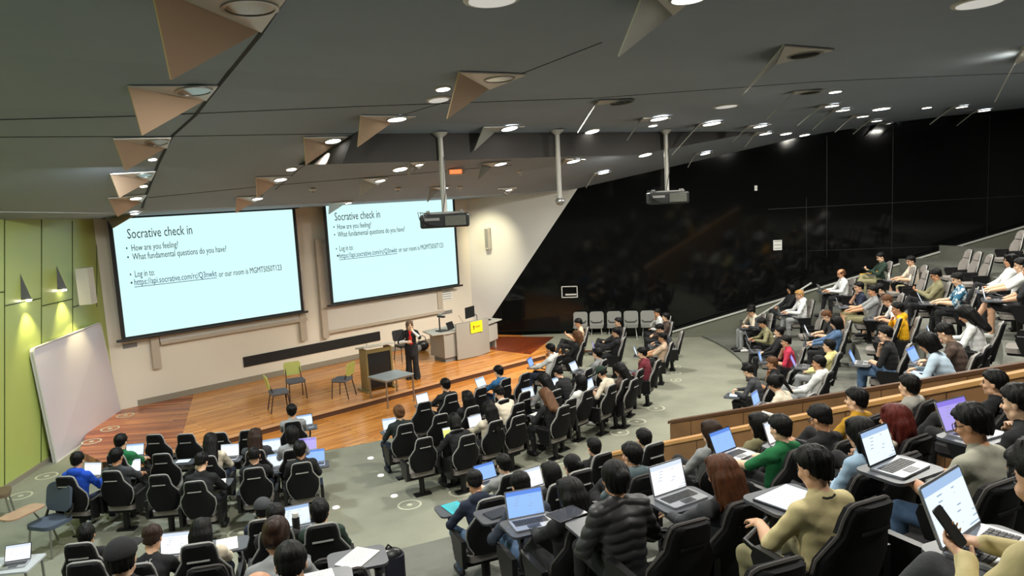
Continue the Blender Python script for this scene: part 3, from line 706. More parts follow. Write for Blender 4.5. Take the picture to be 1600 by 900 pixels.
DISCS=[((769,-4,92),'large white disc above the centre of the hall'),((1530,2,86),'large white disc in the top right corner'),((692,137,26),'round white ceiling light left of the big central fin'),((685,154,38),'wider white disc just below the small round one'),
 ((1135,165,40),'flat oval ceiling light between two edge-on fins'),((925,204,26),'ceiling light right of the second pole top'),((1020,195,16),'small ceiling light left of the third pole top'),((1228,208,20),'ceiling light at the dark wall edge, left of the pair'),((1257,210,18),'ceiling light at the dark wall edge, right of the pair'),
 ((1305,142,22),'ceiling light right of the second edge-on fin'),((1377,169,30),'oval ceiling light above the five close fins'),((1448,167,16),'small ceiling light before the far right trio'),((1085,217,20),'ceiling light right of the third projector pole base'),((1008,241,24),'ceiling light low left of the third pole'),
 ((625,263,26),'ceiling light left of the first projector pole'),((455,263,18),'ceiling light over the gap between the screens'),((238,247,14),'small ceiling light by the left black seam, upper one'),((224,289,12),'small ceiling light by the left black seam, lower one')]
for (x,y,wd),lab in DISCS:
    q=on_ceiling(x,y); r=max(.08,min(.3,wd/2/F_PX*((q-CAM).dot(CF)))); q.z=zc(q.x,q.y)
    g=(zc(q.x+.05*QN.x,q.y+.05*QN.y)-zc(q.x,q.y))/.05; nz=Vector((-g*QN.x,-g*QN.y,1)).normalized(); rot=Vector((0,0,1)).rotation_difference(nz).to_euler()
    big = wd>80
    t=empty('ceiling_speaker' if big else 'round_downlight',q,0,lab,'ceiling speaker' if big else 'ceiling light',None if big else 'round ceiling downlights'); t.rotation_euler=rot
    MB().lathe([(r,0),(r,-.02),(r*.9,-.028),(.001,-.028)],n=28).build('rim',m_fbase,t,smooth=True)
    MB().lathe([(r*.82,-.027),(r*.82,-.033)],n=28).build('lens' if not big else 'grille',m_disc if (big or wd>34) else m_glow,t)  # speaker grilles also carry this faint added glow, being no lamps
for (x,y),lab in (((812,268),'small white sprinkler right of the finned lights'),((488,295),'small sprinkler over the left screen'),((621,294),'sprinkler left of the first projector pole'),((718,292),'sprinkler right of the first projector pole')):
    q=on_ceiling(x,y); q.z=zc(q.x,q.y); o=MB().lathe([(.09,0),(.07,-.03),(.02,-.05),(.02,-.1),(.05,-.11),(.001,-.115)],n=12).build('ceiling_sprinkler',m_fbase,smooth=True); o.location=q; tag(o,lab,'sprinkler','ceiling sprinklers')
q=on_ceiling(712,262); t=empty('exit_sign',(q.x,q.y,zc(q.x,q.y)),uang*0,'small red and white exit light under the ceiling','exit sign')
MB().box((0,0,-.1),(.42,.12,.16),bevel=.02).build('housing',m_fbase,t); MB().box((0,-.064,-.1),(.3,.012,.1)).build('lit_panel',nm('exit_red',(.6,.05,.02),.4,emit=(1,.16,.05),es=1.2),t)
# ------------------------------------------------------------------ projectors hung on poles
m_pole = nm('pole_white', srgb('#b9b6b0'), .4, .4); m_proj = nm('projector_black', srgb('#1d1f20'), .35)
def hung(px0,py0,px1,py1,boxw,boxh,yaw,label,name='ceiling_projector'):
    q=on_ceiling(px0,py0); top=zc(q.x,q.y); d=ray(px1,py1); k=Vector((q.x,q.y)).dot(Vector((d.x,d.y)))/Vector((d.x,d.y)).length_squared; zb=CAM_Z+d.z*k
    t=empty(name,(q.x,q.y,zb),yaw,label,'projector' if boxw else 'camera mount'); hgt=top-zb
    MB().lathe([(.16,hgt),(.15,hgt-.03),(.06,hgt-.10),(.055,hgt-.12),(.055,.04)],n=16).build('pole',m_pole,t,smooth=True)
    if boxw:
        k=q.y/13.5
        MB().box((0,0,-boxh/2),(boxw,.75,boxh),bevel=.04).build('body',m_proj,t)
        MB().box((boxw*.22,-.385,-boxh/2),(boxw*.42,.02,boxh*.72),bevel=.005).build('vent_grille',nm('vent_grey',srgb('#55564f'),.6,bump=(90,1)),t)
        MB().box((-boxw*.25,-.385,-boxh*.35),(boxw*.3,.02,boxh*.2)).build('connector_panel',m_grey,t)
        MB().box((0,0,.02),(boxw*.8,.5,.03)).box((-boxw*.35,0,.05),(.04,.6,.04)).box((boxw*.35,0,.05),(.04,.6,.04)).build('mount_plate',m_alu,t)
        mb=MB()
        for j in range(5):
            x=-boxw*.5+j*.05; mb.tube([(-boxw*.42+j*.03,-.3,.04),(x-.03,-.36,.06-.02*j),(x,-.4,-.08-.03*j),(x+.1,-.39,-boxh*.8)],.008,6)
        mb.tube([(-.03,-.05,.05),(.06,-.08,.5),(.05,-.05,hgt*.7)],.008,6)
        mb.build('cables',m_blk,t)
        MB().lathe([(.09,0),(.09,.06)],c=(-boxw*.15,.38,-boxh/2),rot=Matrix.Rotation(-math.pi/2,3,'X')).build('lens',m_refl,t)
    else:
        MB().tube([(.02,0,.05),(.03,0,hgt*.8)],.012,6).build('cable',m_pole,t)
        MB().sphere((0,0,-.02),(.11,.1,.09)).build('camera_head',m_alu,t,smooth=True)
        MB().tube([(-.1,0,.1),(.02,0,.04),(.12,0,.02)],.012,6).build('bracket',m_alu,t)
hung(687,207,693,334,.98,.27,.05,'black projector on the left white pole before the right screen')
hung(870,203,878,313,0,0,0,'bare white pole with a small camera at its end','pole_camera')
hung(1040,203,1042,300,1.02,.30,-.1,'black projector on the right white pole against the dark wall')
# ------------------------------------------------------------------ floor fittings
m_ring = nm('floor_ring', srgb('#c3c2ae'), .5); m_flr = nm('floor_outlet', srgb('#8a8a7c'), .5)
RINGS=[(73,744),(32,775),(376,833),(640,789),(719,769),(636,810),(1025,638),(995,659),(968,676),(1056,573),(1056,583),(1056,594),(888,690),(870,720),(143,690),(172,670),(196,649)]
RL=['far of the two by the lime wall','near of the two by the lime wall','under the left block behind the rear row','left of the pair at the end of the centre rows','right of the pair at the end of the centre rows',None,'farthest of three in the side aisle','middle of three in the side aisle','nearest of three in the side aisle','first of three stacked marks beyond the centre rows','second of three stacked marks beyond the centre rows','third of three stacked marks beyond the centre rows','behind the rear centre row, farther one','behind the rear centre row, nearer one','nearest to the foot of the white board','middle of three by the white board','farthest of three by the white board']
for (x,y),lab in zip(RINGS,RL):
    if lab is None: continue
    z=SZ if (x<200 and y<740) else 0
    q=atz(x,y,z); 
    s_=.72 if 1040<x<1070 else 1
    t=empty('floor_vent',(q.x,q.y,z),0,'round floor vent '+lab,'floor vent','round floor vents')
    MB().lathe([(.21*s_,0),(.21*s_,.006),(.175*s_,.006),(.175*s_,0)],n=28,ring=True).build('ring',m_ring,t); MB().lathe([(.05*s_,0),(.05*s_,.006)],n=16).build('hub',m_ring,t)
FL=[(579,716),(595,743),(616,775),(525,793)]
for (x,y),lab in zip(FL,['farthest of four along the aisle','second of four along the aisle','third of four along the aisle','nearest, behind the left block']):
    q=atz(x,y,0); o=MB().lathe([(.06,0),(.055,.012),(.001,.014)],n=16).build('floor_light',nm('floor_light_lens',(.9,.9,.85),.4,emit=(1,.97,.85),es=1.5)); o.location=(q.x,q.y,0); tag(o,'small lit floor stud, '+lab,'floor light','lit floor studs')
a=atz(1115,654,1.25); b=atz(1147,669,1.25)
# short white handrail in the sloping aisle
ang=math.radians(-49.5); c_=Vector((PC.x+16.4*math.cos(ang),PC.y+16.4*math.sin(ang),0)); dd=Vector((math.cos(ang),math.sin(ang),0))
t=empty('handrail',c_,0,'short white handrail in the aisle between the wooden walls','handrail')
zf=ROWS_D[2][1]
MB().tube([(-dd*.45)+Vector((0,0,zf+.86)),(dd*.35)+Vector((0,0,zf+.80))],.028,10).build('rail',m_rail,t,smooth=True)
for k in (-.3,.2): MB().tube([(dd*k)+Vector((0,0,zf-.45)),(dd*k)+Vector((0,0,zf+.82))],.02,8).build('post',m_rail,t,smooth=True)
# white handrail beside the rising side block
a=atbw(1180,497,.9); b=atbw(1268,442,.9); t=empty('handrail',(a.x,a.y,0),0,'white handrail rising beside the dado of the dark wall','handrail')
o3=Vector((a.x,a.y,0))
MB().tube([a-o3,b-o3],.03,10).build('rail',m_rail,t,smooth=True)
for k in (.15,.85):
    q=a.lerp(b,k); MB().tube([q-o3,Vector((q.x,q.y,0))-o3],.018,8).build('post',m_rail,t,smooth=True)
# ------------------------------------------------------------------ who sits where
# (px, py of head centre, block, pose, hair style, hair colour, top colour, sleeve, trousers, laptop px or None, description)
PEOPLE = [
(121,720,'A','t','s','black','royal blue','l','navy',(149,733),'royal blue jacket at the left end of the rear left-block row'),
(182,714,'A','t','s','black','charcoal','s','black',(205,732),'charcoal T-shirt beside the royal blue jacket'),
(315,722,'A','f','s','black','black','l','black','note:352:740','head bowed over the paper sheets in the left block'),
(397,712,'A','t','k','black','black','s','navy',(431,718),'buzz-cut hair in the rear row of the left block'),
(469,703,'A','l','s','black','black','l','black',(498,708),'black sweatshirt at the right end of the rear left-block row'),
(189,691,'A','t','s','black','green','s','black',(211,701),'bright green T-shirt with glasses near the white board'),
(329,690,'A','t','l','black','cream','l','navy',(366,696),'long black hair and cream top left of centre in the left block'),
(399,683,'A','t','l','darkbrown','charcoal','l','black',(429,688),'long dark brown hair in the middle row of the left block'),
(456,679,'A','t','b','black','grey','l','black',(484,684),'black bob leaning to a violet laptop screen'),
(456,643,'A','t','s','black','grey','l','black',(483,659),'grey sweater alone in the front left row'),
(137,834,'E','l','s','black','black','s','navy',None,'black T-shirt behind the loose blue tablet chair'),
(191,873,'E','l','c','black','black','s','black',None,'black cap at the bottom left'),
(238,842,'E','f','s','darkbrown','black','s','black',(274,857),'wavy brown hair and white print on a black T-shirt back'),
(315,832,'E','t','l','black','cream','l','navy','note:355:853','straight black hair and pale jacket at lower left'),
(411,796,'E','l','c','charcoal','navy','l','navy',None,'dark grey cap half hidden behind a black-haired head'),
(431,808,'E','t','s','black','black','l','black',(463,848),'thick black hair in front of the hair-clip woman'),
(432,838,'E','f','u','darkbrown','grey','l','black',None,'brown hair pinned up with a long clip'),
(500,801,'E','l','s','black','darkgreen','s','black',None,'dark green T-shirt next to the tall black flask'),
(455,884,'E','f','s','black','black','l','black','book:495:886','dark head at the bottom edge over an orange-topped paper'),
(408,908,'E','l','d','brown','grey','l','black',None,'bald crown just showing at the bottom edge, centre left'),
(623,645,'B','t','u','brown','vest','l','navy',(602,658),'brown hair, dark vest and pale sleeves at the left aisle end'),
(696,602,'B','t','s','black','black','l','black',(661,625),'black sweater in the foremost central row'),
(730,622,'B','l','l','black','black','l','black',None,'long black hair behind the black sweater'),
(779,581,'B','t','s','black','blue','l','navy',(758,597),'blue jacket near the edge of the stage step'),
(780,614,'B','f','s','black','cream','l','black',None,'dark hair with only a cream collar showing mid block'),
(860,546,'B','t','s','black','white','l','navy',(833,567),'white sweatshirt at the stage end of the central block'),
(710,659,'B','f','b','black','black','l','black',(694,673),'black bob by the yellow-lit screen'),
(764,640,'B','t','l','black','cream','l','black',(745,661),'very long black hair over a cream top'),
(849,594,'B','t','l','black','grey','l','black',(828,606),'long black hair and grey knit mid central block'),
(852,618,'B','f','l','brown','black','l','black','note:838:648','brown wavy hair over a black top'),
(872,582,'B','f','s','black','black','l','black',(889,598),'black top with head down behind the white sweatshirt'),
(907,597,'B','l','b','black','white','l','black',None,'short black hair and white shirt with black marks'),
(933,553,'B','l','s','black','grey','l','black',(905,571),'grey sweatshirt at the open silver laptop'),
(940,583,'B','f','c','darkgreen','cream','s','black',(934,597),'green cap bent over a small bright screen'),
(968,578,'B','t','l','black','brown','l','black',None,'black hair and brown patterned top'),
(1003,552,'B','c','s','black','maroon','l','black',(980,572),'maroon sweater at a green-lit laptop'),
(904,505,'F','p','s','black','peach','s','black',None,'peach T-shirt before the row of grey wall chairs'),
(901,525,'F','l','l','brown','black','l','black',None,'brown hair and bare arms crossed near the stage corner'),
(966,504,'F','l','s','black','black','l','black',None,'black jacket before the third grey wall chair'),
(962,520,'F','t','s','black','black','l','black',(938,536),'black jacket at a violet-lit tablet'),
(1027,489,'F','c','s','black','white','l','black',None,'white shirt with chin in hand by the dark wall'),
(1040,496,'F','l','s','black','brown','l','black',None,'brown jacket just right of the white shirt'),
(1031,514,'F','f','s','black','charcoal','l','grey',None,'charcoal jacket and pale trousers in the end row'),
(1035,528,'F','t','s','black','peach','s','black',(1003,537),'cream T-shirt at the right end of the centre rows'),
(1174,483,'C','c','s','black','cream','l','grey',None,'cream collar, leftmost of the rising side block'),
(1186,487,'C','f','s','black','charcoal','l','black',None,'glasses and charcoal top beside the cream collar'),
(1191,505,'C','f','s','black','khaki','l','black',(1172,514),'khaki jacket with a phone in the side block'),
(1217,519,'C','l','s','black','black','l','black',(1183,527),'black jacket gesturing with one hand'),
(1228,534,'C','c','s','black','pink','s','black',(1190,556),'bright pink T-shirt in the side block'),
(1206,568,'C','c','s','brown','black','s','black',None,'bearded face leaning on a hand, black T-shirt'),
(1169,580,'C','f','s','black','charcoal','l','black','pad:1146:620','charcoal coat leaning to a tablet at the wooden wall'),
(1229,602,'C','f','p','black','cream','l','grey',(1199,614),'black ponytail and glasses behind the wooden wall'),
(1279,568,'C','l','s','black','white','l','grey',None,'white hoodie lowest in the side block'),
(1295,541,'C','l','s','black','lemon','l','grey',(1252,556),'pale lemon hoodie in the side block'),
(1249,461,'C','t','s','blond','white','l','grey',(1230,476),'short blond hair and white hoodie'),
(1236,452,'C','l','b','black','black','l','black',None,'black top behind the blond head'),
(1292,494,'C','f','s','brown','black','s','grey',(1256,500),'brown hair bent forward in a black T-shirt'),
(1306,505,'C','t','b','black','denim','l','black',(1275,516),'black bob and denim jacket'),
(1314,428,'C','t','d','brown','white','l','black',(1290,446),'balding man in a white shirt'),
(1376,402,'C','p','s','black','darkgreen','l','khaki',None,'dark green sweatshirt with yellow mark by the rail'),
(1342,449,'C','c','s','black','navy','s','khaki',(1326,474),'navy T-shirt with hand over mouth'),
(1364,455,'C','t','s','black','grey','s','khaki',None,'grey T-shirt and strap between two dark T-shirts'),
(1376,452,'C','f','s','black','black','s','khaki',(1340,478),'black T-shirt leaning forward above the yellow hoodie'),
(1394,470,'C','f','s','brown','white','s','black',(1352,490),'white T-shirt just behind the yellow hoodie'),
(1402,483,'C','c','s','black','yellow','l','black',None,'vivid yellow hoodie'),
(1383,522,'C','c','s','black','black','s','denim',(1340,560),'black T-shirt with elbow up over two lit laptops'),
(1423,408,'C','t','s','black','cream','s','khaki',(1403,432),'pale beige T-shirt by the rail'),
(1462,430,'C','p','s','black','khaki','l','black',None,'olive sweater typing on a phone'),
(1496,437,'C','t','s','black','floral','s','black',(1440,466),'blue and white floral shirt'),
(1537,387,'C','l','s','black','white','s','black',(1510,407),'white vest over a black T-shirt'),
(1563,408,'C','l','b','black','white','l','black',None,'black and white patterned top half hidden'),
(1585,415,'C','t','s','black','white','s','black','pad:1560:449','white T-shirt at the right edge of the side block'),
(1597,424,'C','l','s','black','black','s','shorts',(1590,462),'black shorts and bare legs at the right edge'),
(1508,491,'C','f','l','black','white','l','black',(1462,505),'long black hair and white sweater beyond the wooden wall'),
(1489,521,'C','f','s','black','brown','l','black',(1445,548),'brown coat bent low'),
(1471,538,'C','f','b','black','pale','l','black','pad:1449:576','pale denim jacket leaning over the desk'),
(742,754,'D','f','s','black','navy','l','denim','note:711:796','navy hooded jacket over a teal folder'),
(787,726,'D','t','s','black','grey','s','black',(771,748),'light grey T-shirt and bright blue screen'),
(814,760,'D','f','s','black','denimdark','l','denim','pad:778:805','dark denim shirt leaning on the tablet desk'),
(861,741,'D','t','b','black','black','l','black',(840,757),'black bob before a white screen'),
(893,727,'D','l','p','black','black','l','black',None,'black hair tied with a clip, black top'),
(928,699,'D','l','s','black','black','l','black',None,'round black hair by the end of the wooden wall'),
(892,775,'D','t','l','black','black','l','black',(825,799),'black hair in a black coat typing at the tilted laptop'),
(998,683,'D','l','s','black','black','l','black',None,'black jacket directly at the wooden wall'),
(987,712,'D','l','s','black','teal','l','black',None,'grey-teal hoodie'),
(954,744,'D','l','u','black','puffy','l','black','pad:908:826','black quilted puffer jacket and hair claw'),
(1110,676,'D','l','l','darkbrown','grey','l','black',None,'long dark brown hair and pale cardigan at the wooden ledge'),
(1128,742,'D','t','l','auburn','charcoal','l','black',(1074,768),'long chestnut hair and charcoal top'),
(1185,664,'D','l','b','black','khaki','l','black',None,'short black bob and khaki top'),
(1219,670,'D','t','s','black','green','s','shorts',(1163,704),'bottle green T-shirt'),
(1272,732,'D','t','s','black','beige','s','khaki','pad:1232:800','beige T-shirt with black neck cord'),
(1282,654,'D','p','s','black','black','l','black',(1262,692),'black sweatshirt, glasses and a phone'),
(1321,622,'D','l','s','black','mustard','l','black',None,'mustard yellow sweatshirt'),
(1343,678,'D','c','l','black','denimlight','l','black',None,'long black hair, pale denim jacket, hand at mouth'),
(1397,657,'D','l','l','red','cream','l','black',None,'dark red hair'),
(1420,604,'D','l','s','black','hoodie','l','black',None,'pale grey hoodie with a printed back'),
(1509,592,'D','l','s','black','black','s','black',None,'black T-shirt below the sloping wooden wall'),
(1520,664,'D','t','s','black','sage','s','denim',(1425,718),'dark-framed glasses and sage grey T-shirt'),
(1591,630,'D','c','s','black','black','l','black',(1550,648),'black sweater at the right edge with a fist at the mouth'),
]
# ------------------------------------------------------------------ figures: one smooth continuous surface each
def surface_nets(Fg, org, h):
    S = Fg < 0; nx,ny,nz = S.shape
    c = [S[i:nx-1+i, j:ny-1+j, k:nz-1+k] for i in (0,1) for j in (0,1) for k in (0,1)]
    sm = sum(x.astype(np.int8) for x in c); act = (sm>0)&(sm<8)
    idx = np.argwhere(act); vid = -np.ones(act.shape, np.int64); vid[act] = np.arange(len(idx))
    acc = np.zeros((len(idx),3)); cnt = np.zeros(len(idx))
    cor = [(i,j,k) for i in (0,1) for j in (0,1) for k in (0,1)]
    V = {q: Fg[idx[:,0]+q[0], idx[:,1]+q[1], idx[:,2]+q[2]] for q in cor}
    for a in cor:
        for ax in range(3):
            if a[ax]==0:
                b = list(a); b[ax]=1; b=tuple(b); fa,fb = V[a],V[b]; m=(fa<0)!=(fb<0)
                t = fa[m]/(fa[m]-fb[m]); p = np.tile(np.array(a,float),(m.sum(),1)); p[:,ax]+=t
                acc[m]+=p; cnt[m]+=1
    vt = org + h*(idx + acc/cnt[:,None])
    quads=[]
    for ax in range(3):
        sl0=[slice(1,-1)]*3; sl1=[slice(1,-1)]*3; sl0[ax]=slice(0,-1); sl1[ax]=slice(1,None)
        A=S[tuple(sl0)]; B=S[tuple(sl1)]
        e = np.argwhere(A!=B); off=np.array([1,1,1]); off[ax]=0; e=e+off
        u,v=[(1,2),(2,0),(0,1)][ax]
        def cell(du,dv):
            q=e.copy(); q[:,u]-=du; q[:,v]-=dv; return vid[q[:,0],q[:,1],q[:,2]]
        q=np.stack([cell(0,0),cell(1,0),cell(1,1),cell(0,1)],1)
        ins = S[e[:,0],e[:,1],e[:,2]]
        q[~ins]=q[~ins][:,::-1]
        q=q[(q>=0).all(1)]
        quads.append(q)
    return vt, np.concatenate(quads), idx
class SDF:
    def __init__(s, lo, hi, h):
        s.h=h; s.lo=np.array(lo,float); n=np.ceil((np.array(hi)-s.lo)/h).astype(int)+1
        s.n=n; s.F=np.full(n,1.0,np.float32); s.B=np.full(n,1.0,np.float32); s.T=np.zeros(n,np.int8)
    def sub(s, lo, hi, pad):
        a=np.maximum(0,np.floor((np.array(lo)-pad-s.lo)/s.h).astype(int)); b=np.minimum(s.n,np.ceil((np.array(hi)+pad-s.lo)/s.h).astype(int)+1)
        if (b<=a).any(): return None
        ax=[s.lo[i]+s.h*np.arange(a[i],b[i]) for i in range(3)]
        return tuple(slice(a[i],b[i]) for i in range(3)), np.meshgrid(*ax,indexing='ij')
    def put(s, sl, d, k, tag):
        d=d.astype(np.float32); f=s.F[sl]
        if k>0:
            hh=np.clip(.5+.5*(f-d)/k,0,1); s.F[sl]=f*(1-hh)+d*hh-k*hh*(1-hh)
        else: s.F[sl]=np.minimum(f,d)
        m=d<s.B[sl]; s.B[sl]=np.where(m,d,s.B[sl]); s.T[sl]=np.where(m,tag,s.T[sl])
    def cap(s, a, b, ra, rb, tag, k=.02, flat=None):
        a=np.array(a,float); b=np.array(b,float); r=max(ra,rb); g=s.sub(np.minimum(a,b)-r,np.maximum(a,b)+r,k+2*s.h+.02)
        if g is None: return
        sl,(X,Y,Z)=g; ab=b-a; L=max((ab@ab),1e-9)
        t=np.clip(((X-a[0])*ab[0]+(Y-a[1])*ab[1]+(Z-a[2])*ab[2])/L,0,1)
        d=np.sqrt((X-a[0]-t*ab[0])**2+(Y-a[1]-t*ab[1])**2+(Z-a[2]-t*ab[2])**2)-(ra+(rb-ra)*t)
        s.put(sl,d,k,tag)
    def ell(s, c, r, tag, k=.02, R=None, op='add'):
        c=np.array(c,float); r=np.array(r,float); rm=r.max(); g=s.sub(c-rm,c+rm,k+2*s.h+.02)
        if g is None: return
        sl,(X,Y,Z)=g; P=np.stack([X-c[0],Y-c[1],Z-c[2]],-1)
        if R is not None: P=P@np.array(R)
        q=P/r; l=np.sqrt((q**2).sum(-1)); l2=np.sqrt(((q/r)**2).sum(-1))+1e-6; d=l*(l-1)/l2
        if op=='add': s.put(sl,d,k,tag)
        else:
            f=s.F[sl]; s.F[sl]=np.maximum(f,-d.astype(np.float32))
    def cut(s, fn):
        ax=[s.lo[i]+s.h*np.arange(s.n[i]) for i in range(3)]; X,Y,Z=np.meshgrid(*ax,indexing='ij')
        s.F=np.maximum(s.F,fn(X,Y,Z).astype(np.float32))
    def mesh(s, name, disp=None):
        if disp is not None:
            ax=[s.lo[i]+s.h*np.arange(s.n[i]) for i in range(3)]; X,Y,Z=np.meshgrid(*ax,indexing='ij'); s.F=s.F+disp(X,Y,Z,s.T).astype(np.float32)
        v,q,idx=surface_nets(s.F,s.lo,s.h)
        # light smoothing of the vertices keeps the surface even
        n=len(v)
        for it in range(2):
            acc=np.zeros_like(v); cnt=np.zeros(n)
            for a,b in ((0,1),(1,2),(2,3),(3,0)):
                np.add.at(acc,q[:,a],v[q[:,b]]); np.add.at(cnt,q[:,a],1); np.add.at(acc,q[:,b],v[q[:,a]]); np.add.at(cnt,q[:,b],1)
            v=v*.55+.45*acc/np.maximum(cnt,1)[:,None]
        me=bpy.data.meshes.new(name)
        me.vertices.add(n); me.vertices.foreach_set('co',v.astype(np.float32).ravel())
        me.loops.add(len(q)*4); me.loops.foreach_set('vertex_index',q.astype(np.int32).ravel())
        me.polygons.add(len(q)); me.polygons.foreach_set('loop_start',np.arange(0,len(q)*4,4,dtype=np.int32))
        try: me.polygons.foreach_set('loop_total',np.full(len(q),4,dtype=np.int32))
        except Exception: pass
        tg=s.T[idx[:,0],idx[:,1],idx[:,2]]
        me.update(calc_edges=True)
        me.polygons.foreach_set('use_smooth',np.ones(len(q),bool))
        return me, tg[q[:,0]]
SKIN,TOP,FORE,PANT,CALF,SHOE,EYE,BROW,LIP,TRIM = range(10)
def ik(a, c, l1, l2, pole):
    a=np.array(a,float); c=np.array(c,float); d=c-a; L=np.linalg.norm(d); 
    if L>(l1+l2)*.999: c=a+d/L*(l1+l2)*.999; d=c-a; L=np.linalg.norm(d)
    x=(l1*l1-l2*l2+L*L)/(2*L); hgt=math.sqrt(max(l1*l1-x*x,1e-6)); u=d/L; p=np.array(pole,float); p=p-u*(p@u); p/=np.linalg.norm(p)+1e-9
    return a+u*x+p*hgt, c
def rotm(rx,ry,rz):
    return np.array((Matrix.Rotation(rz,3,'Z')@Matrix.Rotation(ry,3,'Y')@Matrix.Rotation(rx,3,'X')))
class HeadScaled:
    """passes shapes on at the size of an adult head"""
    def __init__(s,g,k): s.g=g; s.k_=k
    def ell(s,c,r,t,k=.02,R=None): s.g.ell(c,tuple(np.array(r)*s.k_),t,k,R)
    def cap(s,a,b,ra,rb,t,k=.02): s.g.cap(a,b,ra*s.k_,rb*s.k_,t,k)
HS=1.09
def add_head(g, c, R, fine=True):
    g=HeadScaled(g,HS)
    def T(p): return np.array(c)+R@(np.array(p)*HS)
    g.ell(T((0,-.012,.03)),(.074,.094,.088),SKIN,.01,R)
    g.ell(T((0,.02,-.035)),(.057,.068,.078),SKIN,.025,R)
    g.cap(T((0,.058,-.092)),T((0,.05,-.09)),.02,.024,SKIN,.02)
    g.cap(T((-.04,.02,-.07)),T((.04,.02,-.07)),.025,.025,SKIN,.02)
    g.cap(T((0,.083,.012)),T((0,.103,-.022)),.007,.012,SKIN,.01)
    for s_ in (-1,1):
        g.ell(T((s_*.04,.06,-.022)),(.022,.02,.018),SKIN,.02,R)
        g.ell(T((s_*.077,-.008,-.005)),(.010,.019,.03),SKIN,.004,R)
        g.ell(T((s_*.030,.076,.010)),(.014,.010,.0085),EYE,.002,R)
        g.cap(T((s_*.018,.086,.028)),T((s_*.045,.073,.030)),.005,.004,BROW,.003)
    g.ell(T((0,.084,-.053)),(.021,.010,.007),LIP,.004,R)
def add_hand(g, wrist, d, nrm, side, curl=.5, spread=.0, fr=.0085):
    """wrist point, finger direction d, palm normal nrm (out of the palm), side=+1 thumb towards +cross"""
    w_=np.array(wrist,float); d=np.array(d,float); d/=np.linalg.norm(d); n=np.array(nrm,float); n=n-d*(n@d); n/=np.linalg.norm(n); x=np.cross(d,n)*side
    for k in (-1,-.33,.33,1):
        g.cap(w_+x*k*.016,w_+d*.085+x*k*.030,.015,.012,SKIN,.012)
    Ls=[.068,.076,.072,.056]
    for i,k in enumerate((1,.36,-.33,-1)):
        b=w_+d*.088+x*k*.031; a=curl*.7; L=Ls[i]; p=b; dd=d
        for j,(fr_,cj) in enumerate(((.42,a),(.32,a*1.25),(.26,a*.9))):
            ca,sa=math.cos(cj),math.sin(cj); nd=dd*ca+n*sa; q=p+nd*L*fr_; g.cap(p,q,fr*(1-.08*j),fr*(.93-.08*j),SKIN,.003); p=q
            n_=n*ca-dd*sa; dd=nd; n=n_ if False else n
            dd=dd/np.linalg.norm(dd)
    t0=w_+d*.022+x*.026; t1=t0+(d*.55+x*.65+n*.45)*.042; t2=t1+(d*.85+x*.12+n*.45)*.034
    g.cap(t0,t1,.0125,.0105,SKIN,.008); g.cap(t1,t2,.0105,.009,SKIN,.003)
